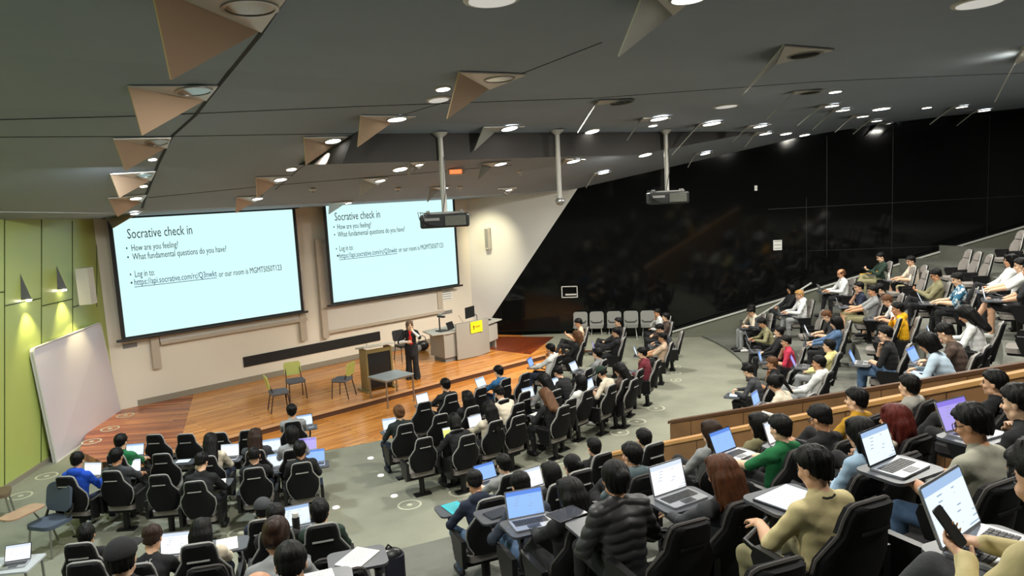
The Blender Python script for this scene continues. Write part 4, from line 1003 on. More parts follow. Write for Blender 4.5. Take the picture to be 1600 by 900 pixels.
def seated(name, lean=-8, headp=10, heady=0, hands='type', legs='flat', h=.0085, hood=False, puffy=False, loose=1.0):
    g=SDF((-.42,-.50,-.01),(.42,.78,1.42),h)
    a=math.radians(lean); D=np.array([0,math.sin(a),math.cos(a)]); Bk=np.array([0,-math.cos(a),math.sin(a)]); hip=np.array([0,-.02,.53])
    if lean>12: D2=np.array([0,math.sin(a*1.25),math.cos(a*1.25)])
    else: D2=D
    Rt=rotm(-a,0,0)
    L=lambda t: hip+D*min(t,.28)+D2*max(0,t-.28)
    ex=.022 if puffy else .006*loose
    g.ell(hip,(.175,.135,.11),PANT,.03)
    g.ell(L(.15),(.150+ex,.112+ex,.15),TOP,.04,Rt)
    g.ell(L(.30),(.165+ex,.115+ex,.17),TOP,.05,Rt)
    g.ell(L(.40),(.175+ex,.10+ex,.11),TOP,.05,Rt)
    nb=L(.52)
    sh=[L(.455)+np.array([s_*.165,0,0]) for s_ in (-1,1)]
    for p in sh: g.cap(p,nb+(p-nb)*.25+Bk*.02,.058+ex,.05+ex*.6,TOP,.04)
    hd=nb+np.array([0,math.sin(math.radians(max(lean,0)*.9+headp*.5))*.12+.025,math.cos(math.radians(max(lean,0)*.6))*.155])
    Rh=rotm(-math.radians(headp+max(0,lean)*.4),0,math.radians(heady))
    g.cap(nb-D2*.02,hd+np.array([0,-.02,-.05]),.055,.052,SKIN,.02)
    add_head(g,hd,Rh)
    g.cap(nb+np.array([-.03,.0,-.01]),nb+np.array([.03,0,-.01]),.062,.062,TOP,.02)   # collar
    if hood:
        g.ell(nb+Bk*.075+np.array([0,0,.005]),(.115,.06,.075),TRIM,.03,Rt); g.cap(nb+np.array([-.075,.03,.0]),nb+np.array([-.06,-.06,.03]),.03,.035,TRIM,.03); g.cap(nb+np.array([.075,.03,.0]),nb+np.array([.06,-.06,.03]),.03,.035,TRIM,.03)
    # legs
    if legs=='flat': kn=[(-.13,.44,.56),(.13,.44,.56)]; an=[(-.13,.46,.10),(.13,.46,.10)]
    elif legs=='wide': kn=[(-.21,.42,.56),(.20,.43,.56)]; an=[(-.17,.40,.10),(.16,.52,.10)]
    else: kn=[(-.10,.45,.57),(.02,.46,.70)]; an=[(-.11,.44,.10),(-.16,.66,.40)]
    for i,s_ in enumerate((-1,1)):
        hj=hip+np.array([s_*.09,.03,0]); k_=np.array(kn[i]); a_=np.array(an[i])
        g.cap(hj,k_,.092,.066,PANT,.03); g.cap(k_,k_+(a_-k_)*.45,.064,.056,CALF,.02); g.cap(k_+(a_-k_)*.45,a_,.056,.042,CALF,.02)
        if legs=='cross' and i==1: t=a_+np.array([-.05,.19,.02])
        else: t=a_+np.array([0,.17,-.055])
        g.cap(a_+np.array([0,-.02,-.05]),t,.042,.038,SHOE,.02); g.cap(a_+np.array([0,-.03,-.055]),t+np.array([0,.0,-.005]),.034,.036,SHOE,.015)
    # arms
    if hands=='type': tg=[(-.13,.39,.755),(.13,.39,.755)]; po=[(-1,-.5,-1),(1,-.5,-1)]; hd_=[(.25,1,-.12),(-.25,1,-.12)]; hn=[(0,-.1,-1)]*2; cu=[.45,.45]
    elif hands=='chin':
        ch=hd+Rh@np.array([.03,.09,-.13]); tg=[(-.05,.30,.72),tuple(ch+np.array([.05,.02,-.10]))]; po=[(-1,-.4,-.6),(1,.2,-1)]; hd_=[(1,.3,-.1),(-.35,-.2,1)]; hn=[(0,0,-1),(-.6,-.6,.0)]; cu=[.4,1.1]
    elif hands=='phone': tg=[(-.05,.30,.86),(.07,.31,.86)]; po=[(-1,-.6,-1),(1,-.6,-1)]; hd_=[(.5,.8,.45),(-.5,.8,.45)]; hn=[(.3,-.3,.8),(-.3,-.3,.8)]; cu=[.9,.9]
    elif hands=='low': tg=[(-.01,.31,.82),(.20,.38,.80)]; po=[(-1,-.6,-.6),(1,-.6,-.6)]; hd_=[(.35,.9,.2),(-.3,1,-.1)]; hn=[(.5,-.2,.8),(0,-.1,-1)]; cu=[.8,.5]
    elif hands=='write': tg=[(-.16,.41,.75),(.10,.45,.755)]; po=[(-1,-.3,-.7),(1,-.3,-.7)]; hd_=[(.7,.7,-.1),(-.4,1,-.15)]; hn=[(0,-.1,-1)]*2; cu=[.3,1.0]
    else: tg=[(-.10,.27,.68),(.11,.26,.68)]; po=[(-1,-.6,-.4),(1,-.6,-.4)]; hd_=[(.8,.6,-.1),(-.8,.6,-.05)]; hn=[(0,-.1,-1)]*2; cu=[.5,.5]
    for i in range(2):
        s0=sh[i]; e,w_=ik(s0,tg[i],.29,.26,po[i])
        g.cap(s0,e,.056+ex,.046+ex*.8,TOP,.03); g.cap(e,w_,.045+ex*.8,.032+ex*.5,FORE,.02)
        add_hand(g,w_,hd_[i],hn[i],1 if i==0 else -1,cu[i],fr=max(.0085,h*1.0))
        g.cap(w_-(np.array(w_)-e)/np.linalg.norm(np.array(w_)-e)*.03,w_+np.array(hd_[i])/np.linalg.norm(hd_[i])*.02,.026,.02,SKIN,.01)
    disp=None
    if puffy:
        def disp(X,Y,Z,T): return np.where((T==TOP)|(T==FORE), .010*np.abs(np.sin((Z+.25*np.abs(X))*math.pi/.075))*-1+.005, 0)
    else:
        def disp(X,Y,Z,T):
            wv=.0017*(np.sin(Z*70+X*22+Y*13)+np.sin(X*55-Z*31+Y*41)*.8); return np.where((T>=TOP)&(T<=CALF)&(T!=SKIN),wv,0)
    me,tg_=g.mesh(name,disp); me['head']=[float(v) for v in hd]
    return dict(me=me,tags=tg_,head=hd,R=Rh)
def finish_body(b, mats):
    me=b['me']
    for m in mats: me.materials.append(m)
    me.polygons.foreach_set('material_index',b['tags'].astype(np.int32)); me.update()
BODY={}
SPEC={ # key: kwargs
 't1':dict(lean=-9,headp=14,hands='type',legs='flat'),
 't2':dict(lean=4,headp=18,heady=10,hands='type',legs='wide'),
 'l1':dict(lean=-12,headp=2,heady=-8,hands='lap',legs='flat'),
 'l2':dict(lean=-12,headp=4,heady=12,hands='lap',legs='cross'),
 'l3':dict(lean=9,headp=6,hands='lap',legs='flat'),
 'p2':dict(lean=2,headp=20,hands='low',legs='cross'),
 'f1':dict(lean=24,headp=24,hands='write',legs='flat'),
 'f2':dict(lean=15,headp=30,heady=-12,hands='write',legs='wide'),
 'c1':dict(lean=8,headp=8,heady=8,hands='chin',legs='flat'),
 'p1':dict(lean=-6,headp=26,hands='phone',legs='cross'),
}
def body(key, fine=False, hood=False, puffy=False):
    kk=(key,fine,hood,puffy)
    if kk not in BODY:
        b=seated('body',h=.0068 if fine else .0095,hood=hood,puffy=puffy,**SPEC[key]); BODY[kk]=b; b['fin']=False
    return BODY[kk]
# hair ------------------------------------------------------------------
HAIR={}
def hair(style, fine):
    kk=(style,fine)
    if kk in HAIR: return HAIR[kk]
    h=.006 if fine else .0085
    g=SDF((-.17,-.22,-.50),(.17,.16,.20),h)
    def base(ex=0):
        g.ell((0,-.018,.038),(.084+ex,.104+ex,.092+ex),0,.01); g.ell((0,-.035,-.01),(.081+ex,.085+ex,.085+ex),0,.02)
    facecut=lambda top=.055:(g.ell((0,.10,-.02-.03),(.078,.072,.115),0,0,None,'sub'))
    if style=='short':
        ax=[g.lo[i]+g.h*np.arange(g.n[i]) for i in range(3)]; X,Y,Z=np.meshgrid(*ax,indexing='ij')
        def el(c,r):
            q=np.sqrt(((X-c[0])/r[0])**2+((Y-c[1])/r[1])**2+((Z-c[2])/r[2])**2); return (q-1)*min(r)
        sk=np.minimum(el((0,-.012,.03),(.073,.093,.086)), el((0,-.03,-.01),(.070,.074,.085)))
        t_=np.clip((Z+.05)/.11,0,1); th=.0035+.0145*t_*t_*(3-2*t_)+.004*np.clip((Y-.02)/.06,0,1)
        g.F=(sk-th).astype(np.float32)
        nz_=.005*np.sin(X*190+1)+.004*np.sin(Y*150+X*90)
        g.F=g.F-(.0016*np.sin(X*120+Y*70)*np.clip((Z-.03)/.06,0,1)+.0014*np.sin(Y*140-X*60+2)*np.clip((Z-.03)/.06,0,1)).astype(np.float32)
        g.F=np.maximum(g.F,(Y-(.072+(Z-.052)*1.15)+nz_).astype(np.float32)*.7)
        g.F=np.maximum(g.F,-(Z+nz_-np.maximum(-.080,-.050+(Y+.058)*1.0)).astype(np.float32)*.7)
        g.cap((-.042,.060,.086),(.04,.066,.080),.017,.014,0,.015); g.cap((-.03,.02,.115),(.035,.03,.112),.015,.014,0,.02)
    elif style=='buzz':
        base(-.004); facecut(); g.cut(lambda X,Y,Z: -(Z-(-.04+np.clip((Y+.01)*1.5,0,.2))))
    elif style=='bob':
        base(.012); g.cap((0,-.05,.0),(0,-.055,-.11),.085,.075,0,.03); g.cap((.06,.0,0),(.062,.0,-.11),.03,.026,0,.02); g.cap((-.06,.0,0),(-.062,.0,-.11),.03,.026,0,.02); g.cap((-.05,.05,.095),(.05,.05,.095),.03,.03,0,.02)
        g.ell((0,.105,-.06),(.062,.085,.13),0,0,None,'sub'); g.cut(lambda X,Y,Z:-(Z+.135))
    elif style in('long','longest'):
        low=-.30 if style=='long' else -.38
        base(.012); g.cap((-.045,-.075,-.02),(-.06,-.125,low),.06,.038,0,.03); g.cap((.045,-.075,-.02),(.06,-.125,low),.06,.038,0,.03); g.cap((0,-.08,-.02),(0,-.135,low-.03),.065,.045,0,.03)
        g.cap((.066,-.01,.0),(.085,-.04,-.2),.026,.018,0,.02); g.cap((-.066,-.01,.0),(-.085,-.04,-.2),.026,.018,0,.02); g.cap((-.05,.045,.098),(.05,.045,.098),.028,.028,0,.02)
        g.ell((0,.105,-.06),(.062,.085,.13),0,0,None,'sub')
    elif style=='bun':
        base(.006); g.ell((0,-.125,.03),(.045,.04,.05),0,.02); g.cap((0,-.11,.0),(.0,-.12,-.07),.03,.012,0,.02); facecut(); g.cut(lambda X,Y,Z: -(Z-(-.085+np.clip((Y+.01)*1.6,0,.2))))
    elif style=='pony':
        base(.006); g.cap((0,-.10,.05),(0,-.15,.03),.03,.034,0,.02); g.cap((0,-.15,.03),(0,-.165,-.22),.036,.016,0,.02); facecut(); g.cut(lambda X,Y,Z: np.where(Y>-.1,-(Z-(-.08+np.clip((Y+.01)*1.6,0,.2))),-1))
    elif style=='bald':
        base(.0); facecut(); g.ell((0,-.0,.10),(.075,.10,.075),0,0,None,'sub'); g.cut(lambda X,Y,Z: -(Z-(-.055+np.clip((Y+.01)*1.6,0,.2))))
    elif style=='cap':
        base(.0); facecut(); g.cut(lambda X,Y,Z: -(Z-(-.05+np.clip((Y+.01)*1.6,0,.2)))); 
    def disp(X,Y,Z,T):
        an=np.arctan2(X,Y); return .0018*np.sin(an*17+Z*20)+.0016*np.sin(an*31-Z*35+X*40)
    me,_=g.mesh('hair',disp); HAIR[kk]=me; return me
CAPM={}
def cap_mesh(h):
    if 'c' not in CAPM:
        g=SDF((-.15,-.16,-.06),(.15,.26,.20),.007)
        g.ell((0,-.014,.05),(.094,.114,.092),0,.01); g.cut(lambda X,Y,Z:-(Z-.035)); 
        g.ell((0,.13,.045),(.075,.09,.012),0,.008)
        CAPM['c']=g.mesh('cap')[0]
    return CAPM['c']
# colours --------------------------------------------------------------
def cloth(n,hexc,b=(16,.22),**k): return nm('cloth_'+n,srgb(hexc),.88,bump=b,**k)
C_={'black':cloth('black','#16171a'),'charcoal':cloth('charcoal','#3a3c40'),'grey':cloth('grey','#8d8f90'),'navy':cloth('navy','#1b2438'),'royal blue':cloth('royal_blue','#1348b8'),'green':cloth('green','#17683a'),
 'cream':cloth('cream','#d8cdb8'),'white':cloth('white','#dfe0df'),'vest':cloth('vest','#1b2424'),'blue':cloth('blue','#275d8c'),'brown':cloth('brown','#4a3a32',var=(14,.4)),'maroon':cloth('maroon','#6e2530'),
 'peach':cloth('peach','#cbb096'),'khaki':cloth('khaki','#85805f'),'pink':cloth('pink','#c2334f'),'lemon':cloth('lemon','#dfd694'),'denim':cloth('denim','#4f6a8c',var=(9,.2)),'darkgreen':cloth('darkgreen','#1f3328'),'yellow':cloth('yellow','#e8ae12'),
 'pale':cloth('pale_denim','#a9bccb'),'denimdark':cloth('denim_dark','#2a3340'),'teal':cloth('teal_grey','#4c5c60'),'puffy':nm('cloth_puffer',srgb('#2c2c2e'),.45),'auburn':cloth('auburn','#55301c'),'beige':cloth('beige','#cfc08f'),
 'mustard':cloth('mustard','#b88a1e'),'denimlight':cloth('denim_light','#8fa9c0'),'hoodie':cloth('hoodie_grey','#a7a49c'),'sage':cloth('sage','#a3a192'),'shorts':cloth('shorts','#15161a')}
def floral():
    m=nm('cloth_floral',srgb('#8fb0bd'),.88); nt=m.node_tree; b=nt.nodes['Principled BSDF']; tc=nt.nodes.new('ShaderNodeTexCoord'); v=nt.nodes.new('ShaderNodeTexVoronoi'); v.inputs['Scale'].default_value=16; nt.links.new(tc.outputs['Object'],v.inputs['Vector'])
    r=nt.nodes.new('ShaderNodeValToRGB'); e=r.color_ramp.elements; e[0].color=(*srgb('#dfe6e6'),1); e[0].position=.3; e[1].color=(*srgb('#2f6a8a'),1); e[1].position=.55; nt.links.new(v.outputs['Distance'],r.inputs['Fac']); nt.links.new(r.outputs['Color'],b.inputs['Base Color']); return m
C_['floral']=floral()
SKINS=[nm('skin_a',srgb('#d3a585'),.5),nm('skin_b',srgb('#c4906c'),.5),nm('skin_c',srgb('#e0b797'),.5)]
m_shoe=nm('shoe_dark',srgb('#222226'),.6); m_shoew=nm('shoe_white',srgb('#d8d8d4'),.6); m_eye=nm('eye_dark',(.02,.015,.012),.2); m_lip=nm('lip',srgb('#a8625a'),.5)
def hairm(n,hexc): return strands(nm('hair_'+n,srgb(hexc),.5,var=(22,.3),spec=.2))
def strands(m):
    nt=m.node_tree; b=nt.nodes['Principled BSDF']; tc=nt.nodes.new('ShaderNodeTexCoord'); mp=nt.nodes.new('ShaderNodeMapping'); mp.inputs['Scale'].default_value=(150,150,14)
    nt.links.new(tc.outputs['Object'],mp.inputs['Vector']); n=nt.nodes.new('ShaderNodeTexNoise'); n.inputs['Scale'].default_value=1; n.inputs['Detail'].default_value=2; nt.links.new(mp.outputs['Vector'],n.inputs['Vector'])
    bp=nt.nodes.new('ShaderNodeBump'); bp.inputs['Strength'].default_value=.7; bp.inputs['Distance'].default_value=.004; nt.links.new(n.outputs['Fac'],bp.inputs['Height']); nt.links.new(bp.outputs['Normal'],b.inputs['Normal']); return m
H_={'black':hairm('black','#080707'),'darkbrown':hairm('darkbrown','#2a1b13'),'brown':hairm('brown','#5a3c26'),'blond':hairm('blond','#a8824e'),'auburn':hairm('auburn','#4e2c18'),'red':hairm('red','#521a14'),'charcoal':hairm('charcoal','#2a2b2d'),'darkgreen':hairm('dg','#16120f')}
SH={'s':'short','k':'buzz','b':'bob','l':'long','p':'pony','u':'bun','d':'bald','c':'cap'}
# ------------------------------------------------------------------ lecture chair
m_chair=nm('chair_shell_black',srgb('#131315'),.8,bump=(150,.2),spec=.2); m_cush=nm('chair_fabric_taupe',srgb('#857f7a'),.95,bump=(140,.4)); m_cushd=nm('chair_fabric_charcoal',srgb('#232224'),.95,bump=(140,.5)); m_rim=nm('chair_rim_grey',srgb('#a3a3a0'),.6); m_rimd=nm('chair_rim_dark',srgb('#45413f'),.8); m_chmet=nm('chair_frame',srgb('#1b1b1d'),.4,.4)
m_tab=nm('tablet_board',srgb('#4c4f55'),.4)
OUTL=[(.165,.49),(.225,.59),(.250,.69),(.247,.79),(.160,.935),(.150,1.04),(.132,1.105),(.105,1.122)]
def back_y(z): return -.155-(z-.45)*.24
def shell(out, y0, y1, name, mat, curve=.05, both=True):
    """closed padded back between two offset surfaces"""
    mb=MB(); zs=[out[0][1]]; 
    prof=[]
    for (a,b) in zip(out,out[1:]):
        for k in range(3): prof.append((a[0]+(b[0]-a[0])*k/3,a[1]+(b[1]-a[1])*k/3))
    prof.append(out[-1]); nx=8; F=[];Bk=[]
    for hw,z in prof:
        F.append([mb.bm.verts.new((hw*(2*k/nx-1), back_y(z)+y0+curve*(abs(2*k/nx-1)**2)*(hw/.26)**2, z)) for k in range(nx+1)])
        Bk.append([mb.bm.verts.new((hw*(2*k/nx-1)*.97, back_y(z)+y1+curve*(abs(2*k/nx-1)**2)*(hw/.26)**2*1.0+(.022 if k in (0,nx) else 0), z)) for k in range(nx+1)])
    f=mb.bm.faces.new
    for i in range(len(prof)-1):
        for k in range(nx):
            f((F[i][k],F[i][k+1],F[i+1][k+1],F[i+1][k])); f((Bk[i][k+1],Bk[i][k],Bk[i+1][k],Bk[i+1][k+1]))
        f((F[i][0],F[i+1][0],Bk[i+1][0],Bk[i][0])); f((F[i][nx],Bk[i][nx],Bk[i+1][nx],F[i+1][nx]))
    for k in range(nx):
        f((F[0][k],Bk[0][k],Bk[0][k+1],F[0][k+1])); f((F[-1][k],F[-1][k+1],Bk[-1][k+1],Bk[-1][k]))
    return mb.mesh(name,mat,True)
def rim_mesh():
    mb=MB(); pts=[]
    for hw,z in OUTL: pts.append((-hw-.004, back_y(z)+.05*(hw/.26)**2+.012, z))
    top=[(hw*s_,back_y(1.13)+.012,1.13) for hw,s_ in ((.085,-1),(.085,1))]
    pts=pts+top+[(hw+.004, back_y(z)+.05*(hw/.26)**2+.012, z) for hw,z in OUTL[::-1]]
    mb.tube(pts,.0125,6); return mb.mesh('back_rim',m_rim,True)
def chair_meshes():
    P=[]
    P.append(('backrest',shell(OUTL,.0,-.045,'backrest',m_chair)))
    sc=[(hw*.95,z+.01 if i==0 else z-.008) for i,(hw,z) in enumerate(OUTL)]
    lo=[p for p in sc if p[1]<.9]+[(.160,.915)]; hi=[(.152,.935),(.144,1.03),(.126,1.095),(.095,1.113)]
    P.append(('back_cushion',shell(lo,.055,.002,'back_cushion',m_cush))); P.append(('headrest',shell(hi,.06,.002,'headrest',m_cush)))
    P.append(('back_rim',rim_mesh()))
    mb=MB(); mb.box((0,back_y(.965)-.05,.965),(.20,.012,.014)); P.append(('back_strip',mb.mesh('back_strip',m_rim)))
    mb=MB(); mb.slab([(x,y+.10,.385) for x,y in rrect(.48,.46,.08)],(0,0,.075)); P.append(('seat',mb.mesh('seat',m_cush,True)))
    mb=MB(); mb.slab([(x,y+.10,.345) for x,y in rrect(.44,.42,.07)],(0,0,.04)); P.append(('seat_pan',mb.mesh('seat_pan',m_chair,True)))
    for s_ in (-1,1):
        mb=MB(); mb.slab([(s_*.29-.025,-.16,.36),(s_*.29-.025,.10,.36),(s_*.29-.025,.20,.60),(s_*.29-.025,.18,.66),(s_*.29-.025,-.16,.66)],(.05,0,0)); P.append(('armrest',mb.mesh('armrest',m_chmet)))
    mb=MB(); mb.tube([(0,.0,.02),(0,.02,.35)],.05,12).box((0,.0,.015),(.30,.16,.03),bevel=.006).box((0,-.02,.34),(.6,.07,.05)); P.append(('pedestal',mb.mesh('pedestal',m_chmet,True)))
    return P
CH=chair_meshes()
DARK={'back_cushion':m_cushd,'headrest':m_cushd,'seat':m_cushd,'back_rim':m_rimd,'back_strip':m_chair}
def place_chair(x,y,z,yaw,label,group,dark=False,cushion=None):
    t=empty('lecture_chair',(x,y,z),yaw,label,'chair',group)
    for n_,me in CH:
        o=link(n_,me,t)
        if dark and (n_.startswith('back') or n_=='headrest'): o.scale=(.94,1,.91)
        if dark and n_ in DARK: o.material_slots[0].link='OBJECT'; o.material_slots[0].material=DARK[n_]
    return t
def tablet_to(chair, lx, ly, side=1, h=.70, w_=.44, d_=.30):
    b=MB().slab([(lx+x,ly+y,h-.02) for x,y in rrect(w_,d_,.06)],(0,0,.02)).build('writing_tablet',m_tab,chair,smooth=True)
    MB().tube([(side*.29,.14,.62),(side*.30,.26,.655),(lx+side*.08,ly-.02,h-.03)],.017,8).build('tablet_arm',m_chmet,chair,smooth=True)
# ------------------------------------------------------------------ laptops
def screen_mat(name,bg,es=1.2,acc='#9bb5d8',lines=True):
    m=bpy.data.materials.new(name); m.use_nodes=True; nt=m.node_tree; b=nt.nodes['Principled BSDF']; b.inputs['Base Color'].default_value=(0,0,0,1); b.inputs['Roughness'].default_value=.3
    tc=nt.nodes.new('ShaderNodeTexCoord'); mp=nt.nodes.new('ShaderNodeMapping'); mp.inputs['Scale'].default_value=(1,1,1); nt.links.new(tc.outputs['Object'],mp.inputs['Vector'])
    sp=nt.nodes.new('ShaderNodeSeparateXYZ'); nt.links.new(mp.outputs['Vector'],sp.inputs[0])
    def mth(op,a,b_): 
        n=nt.nodes.new('ShaderNodeMath'); n.operation=op
        for i,v in enumerate((a,b_)):
            if isinstance(v,(int,float)): n.inputs[i].default_value=v
            elif v is not None: nt.links.new(v,n.inputs[i])
        return n.outputs[0]
    # lines of writing: stripes in z broken by noise in x
    fr=mth('FRACT',mth('MULTIPLY',sp.outputs['Z'],48.0),None); st=mth('LESS_THAN',fr,.22)
    no=nt.nodes.new('ShaderNodeTexNoise'); no.inputs['Scale'].default_value=12; nt.links.new(mp.outputs['Vector'],no.inputs['Vector'])
    ms=mth('MULTIPLY',st,mth('GREATER_THAN',no.outputs['Fac'],.56)); 
    hb=mth('GREATER_THAN',sp.outputs['Z'],.185)
    m1=nt.nodes.new('ShaderNodeMix'); m1.data_type='RGBA'; m1.inputs[6].default_value=(*srgb(bg),1); m1.inputs[7].default_value=(*srgb('#8fa0b4'),1); nt.links.new(ms,m1.inputs[0])
    m2=nt.nodes.new('ShaderNodeMix'); m2.data_type='RGBA'; nt.links.new(m1.outputs[2],m2.inputs[6]); m2.inputs[7].default_value=(*srgb(acc),1); nt.links.new(hb,m2.inputs[0])
    nt.links.new(m2.outputs[2],b.inputs['Emission Color']); b.inputs['Emission Strength'].default_value=es*.8
    MATS[name]=m; return m
SCR=[screen_mat('display_pale','#dfeefa',.9),screen_mat('display_white','#f4f6f8',.95,'#c7d2e0'),screen_mat('display_blue','#8fb6f2',.9,'#5c86d8'),screen_mat('display_violet','#b0a2ec',.8,'#8d7ce0'),screen_mat('display_teal','#58d2b0',.8,'#2b9f88'),screen_mat('display_yellow','#e6f27a',.9,'#dfe6ea')]
m_lap=nm('laptop_silver',srgb('#a9abb0'),.35,.7); m_lapd=nm('laptop_dark',srgb('#3b3d42'),.35,.5); m_key=nm('keyboard_black',(.02,.02,.022),.5)
def laptop_meshes():
    P={}
    P['base']=MB().slab([(x,y,0) for x,y in rrect(.33,.225,.015,3)],(0,0,.014)).mesh('base',m_lap)
    mb=MB()
    for r in range(5):
        for c in range(12): mb.box((-.132+c*.024,.062-r*.021,.0155),(.020,.017,.003))
    P['keyboard']=mb.mesh('keyboard',m_key)
    P['trackpad']=MB().box((0,-.072,.0145),(.11,.06,.002)).mesh('trackpad',m_lapd)
    mb=MB(); mb.slab([(x,-.003,z+.115) for x,z in rrect(.33,.225,.012,3)],(0,.008,0)); P['lid']=mb.mesh('lid',m_lapd)
    mb=MB(); mb.slab([(-.155,-.0045,.014),(.155,-.0045,.014),(.155,-.0045,.218),(-.155,-.0045,.218)],(0,.001,0)); P['display']=mb.mesh('display',SCR[0])
    return P
LP=laptop_meshes()
def place_laptop(loc,yaw,label,scr=0,open_=108,silver=True,group='open laptops in the hall',scale=1.0):
    t=empty('laptop',loc,yaw,label,'laptop',group); t.scale=(scale,)*3
    link('base',LP['base'],t); link('keyboard',LP['keyboard'],t); link('trackpad',LP['trackpad'],t)
    l=link('lid',LP['lid'],t,(0,.108,.012),(math.radians(90-open_),0,0))
    d=link('display',LP['display'],l); d.material_slots[0].link='OBJECT'; d.material_slots[0].material=SCR[scr]
    if silver: l.material_slots[0].link='OBJECT'; l.material_slots[0].material=m_lap
    return t
PADM=MB().slab([(x,y,0) for x,y in rrect(.25,.18,.012,3)],(0,0,.008)).mesh('tablet_body',m_lapd)
PADD=MB().slab([(x,y,.0082) for x,y in rrect(.232,.162,.004,2)],(0,0,.001)).mesh('tablet_display',SCR[0])
def place_pad(loc,yaw,label,scr=0,lit=True,sc_=1):
    t=empty('tablet_computer',loc,yaw,label,'tablet'); t.scale=(sc_,)*3; link('tablet_body',PADM,t); o=link('tablet_display',PADD,t); o.material_slots[0].link='OBJECT'; o.material_slots[0].material=SCR[scr] if lit else nm('screen_off',(.05,.055,.07),.1)
    return t
def place_papers(loc,yaw,label,mat=None,w_=.21,d_=.297,name='paper_sheets',cat='paper',pen=True):
    t=empty(name,loc,yaw,label,cat)
    MB().slab([(x,y,0) for x,y in rrect(w_,d_,.003,1)],(0,0,.006)).build('sheet',mat or m_paper,t)
    mb=MB()
    for k in range(9): mb.box((-.01*(k%3),.11-.025*k,.0065),(w_*(.75-.1*(k%3)),.003,.0008))
    mb.build('writing',m_grey,t)
    return t
# ------------------------------------------------------------------ seat everybody
def tier_rows(block):
    if block in 'ABF': return [(None,0.0)]
    return ROWS_C if block=='C' else ROWS_D
FORCE={(1229,602):1,(1279,568):1,(1295,541):1,(1169,580):0,(1206,568):0,(1383,522):2,(1508,491):3,(1489,521):3,(1471,538):3,(1537,387):5,
 (137,834):1,(191,873):4,(238,842):2,(315,832):2,(411,796):1,(431,808):2,(432,838):4,(500,801):2,(455,884):5,(408,908):6,
 (742,754):2,(787,726):1,(814,760):3,(861,741):2,(893,727):2,(928,699):1,(892,775):4,(998,683):2,(987,712):3,(954,744):5,(1110,676):3,(1128,742):5,(1185,664):3,(1219,670):4,(1272,732):6,(1282,654):4,(1321,622):4,(1343,678):5,(1397,657):5,(1420,604):4,(1509,592):5,(1520,664):6,(1591,630):6}
GN={'A':'people in the left block','B':'people in the centre rows','C':'people in the rising side block','D':'people in the near right rows','E':'people in the near left rows','F':'people at the end of the centre rows'}
GC={'A':'lecture chairs of the left block','B':'lecture chairs of the centre rows','C':'lecture chairs of the side block','D':'lecture chairs of the near right rows','E':'lecture chairs of the near left rows','F':'lecture chairs at the end of the centre rows'}
def solve(px,py,block,hz,forward,force=None):
    """root position of a seated figure whose head shows at px,py"""
    best=None
    for k,(r,z) in enumerate(tier_rows(block)):
        if force is not None and k!=force: continue
        w_=atz(px,py,z+hz)
        for _ in range(2):
            yaw=face_yaw(w_.x,w_.y); f=Vector((-math.sin(yaw),math.cos(yaw)))
            x,y=w_.x-f.x*forward, w_.y-f.y*forward; yaw=face_yaw(x,y)
        rr=math.hypot(x-PC.x,y-PC.y); e=abs(rr-r) if r else 0
        if w_.y<2.5 and force is None: e+=5
        if best is None or e<best[0]: best=(e,x,y,z,k,rr,r)
    e,x,y,z,k,rr,r=best
    if r and e>.3:
        t=r+.3*(1 if rr>r else -1); s_=t/rr; x=PC.x+(x-PC.x)*s_; y=PC.y+(y-PC.y)*s_
    return x,y,z,k
SEATED=[]
gl_mesh=MB().tube([(-.066,-.06,.012),(-.066,.075,.012)],.003,5).tube([(.066,-.06,.012),(.066,.075,.012)],.003,5)
for s_ in (-1,1): gl_mesh.tube([(s_*.034+.027*math.cos(a_*math.pi/5),.094-.25*abs(s_*.034+.027*math.cos(a_*math.pi/5))*.5,.008+.021*math.sin(a_*math.pi/5)) for a_ in range(11)],.0028,5)
gl_mesh.tube([(-.008,.098,.01),(.008,.098,.01)],.0025,5); gl_mesh=gl_mesh.mesh('glasses',m_blk,True)
GLASS={(189,691),(1186,487),(1229,602),(1282,654),(1520,664),(1462,430),(1343,678)}
HOOD={(742,754),(987,712),(1420,604),(1249,461),(1295,541),(1402,483),(1279,568),(121,720)}
NOPED=set()
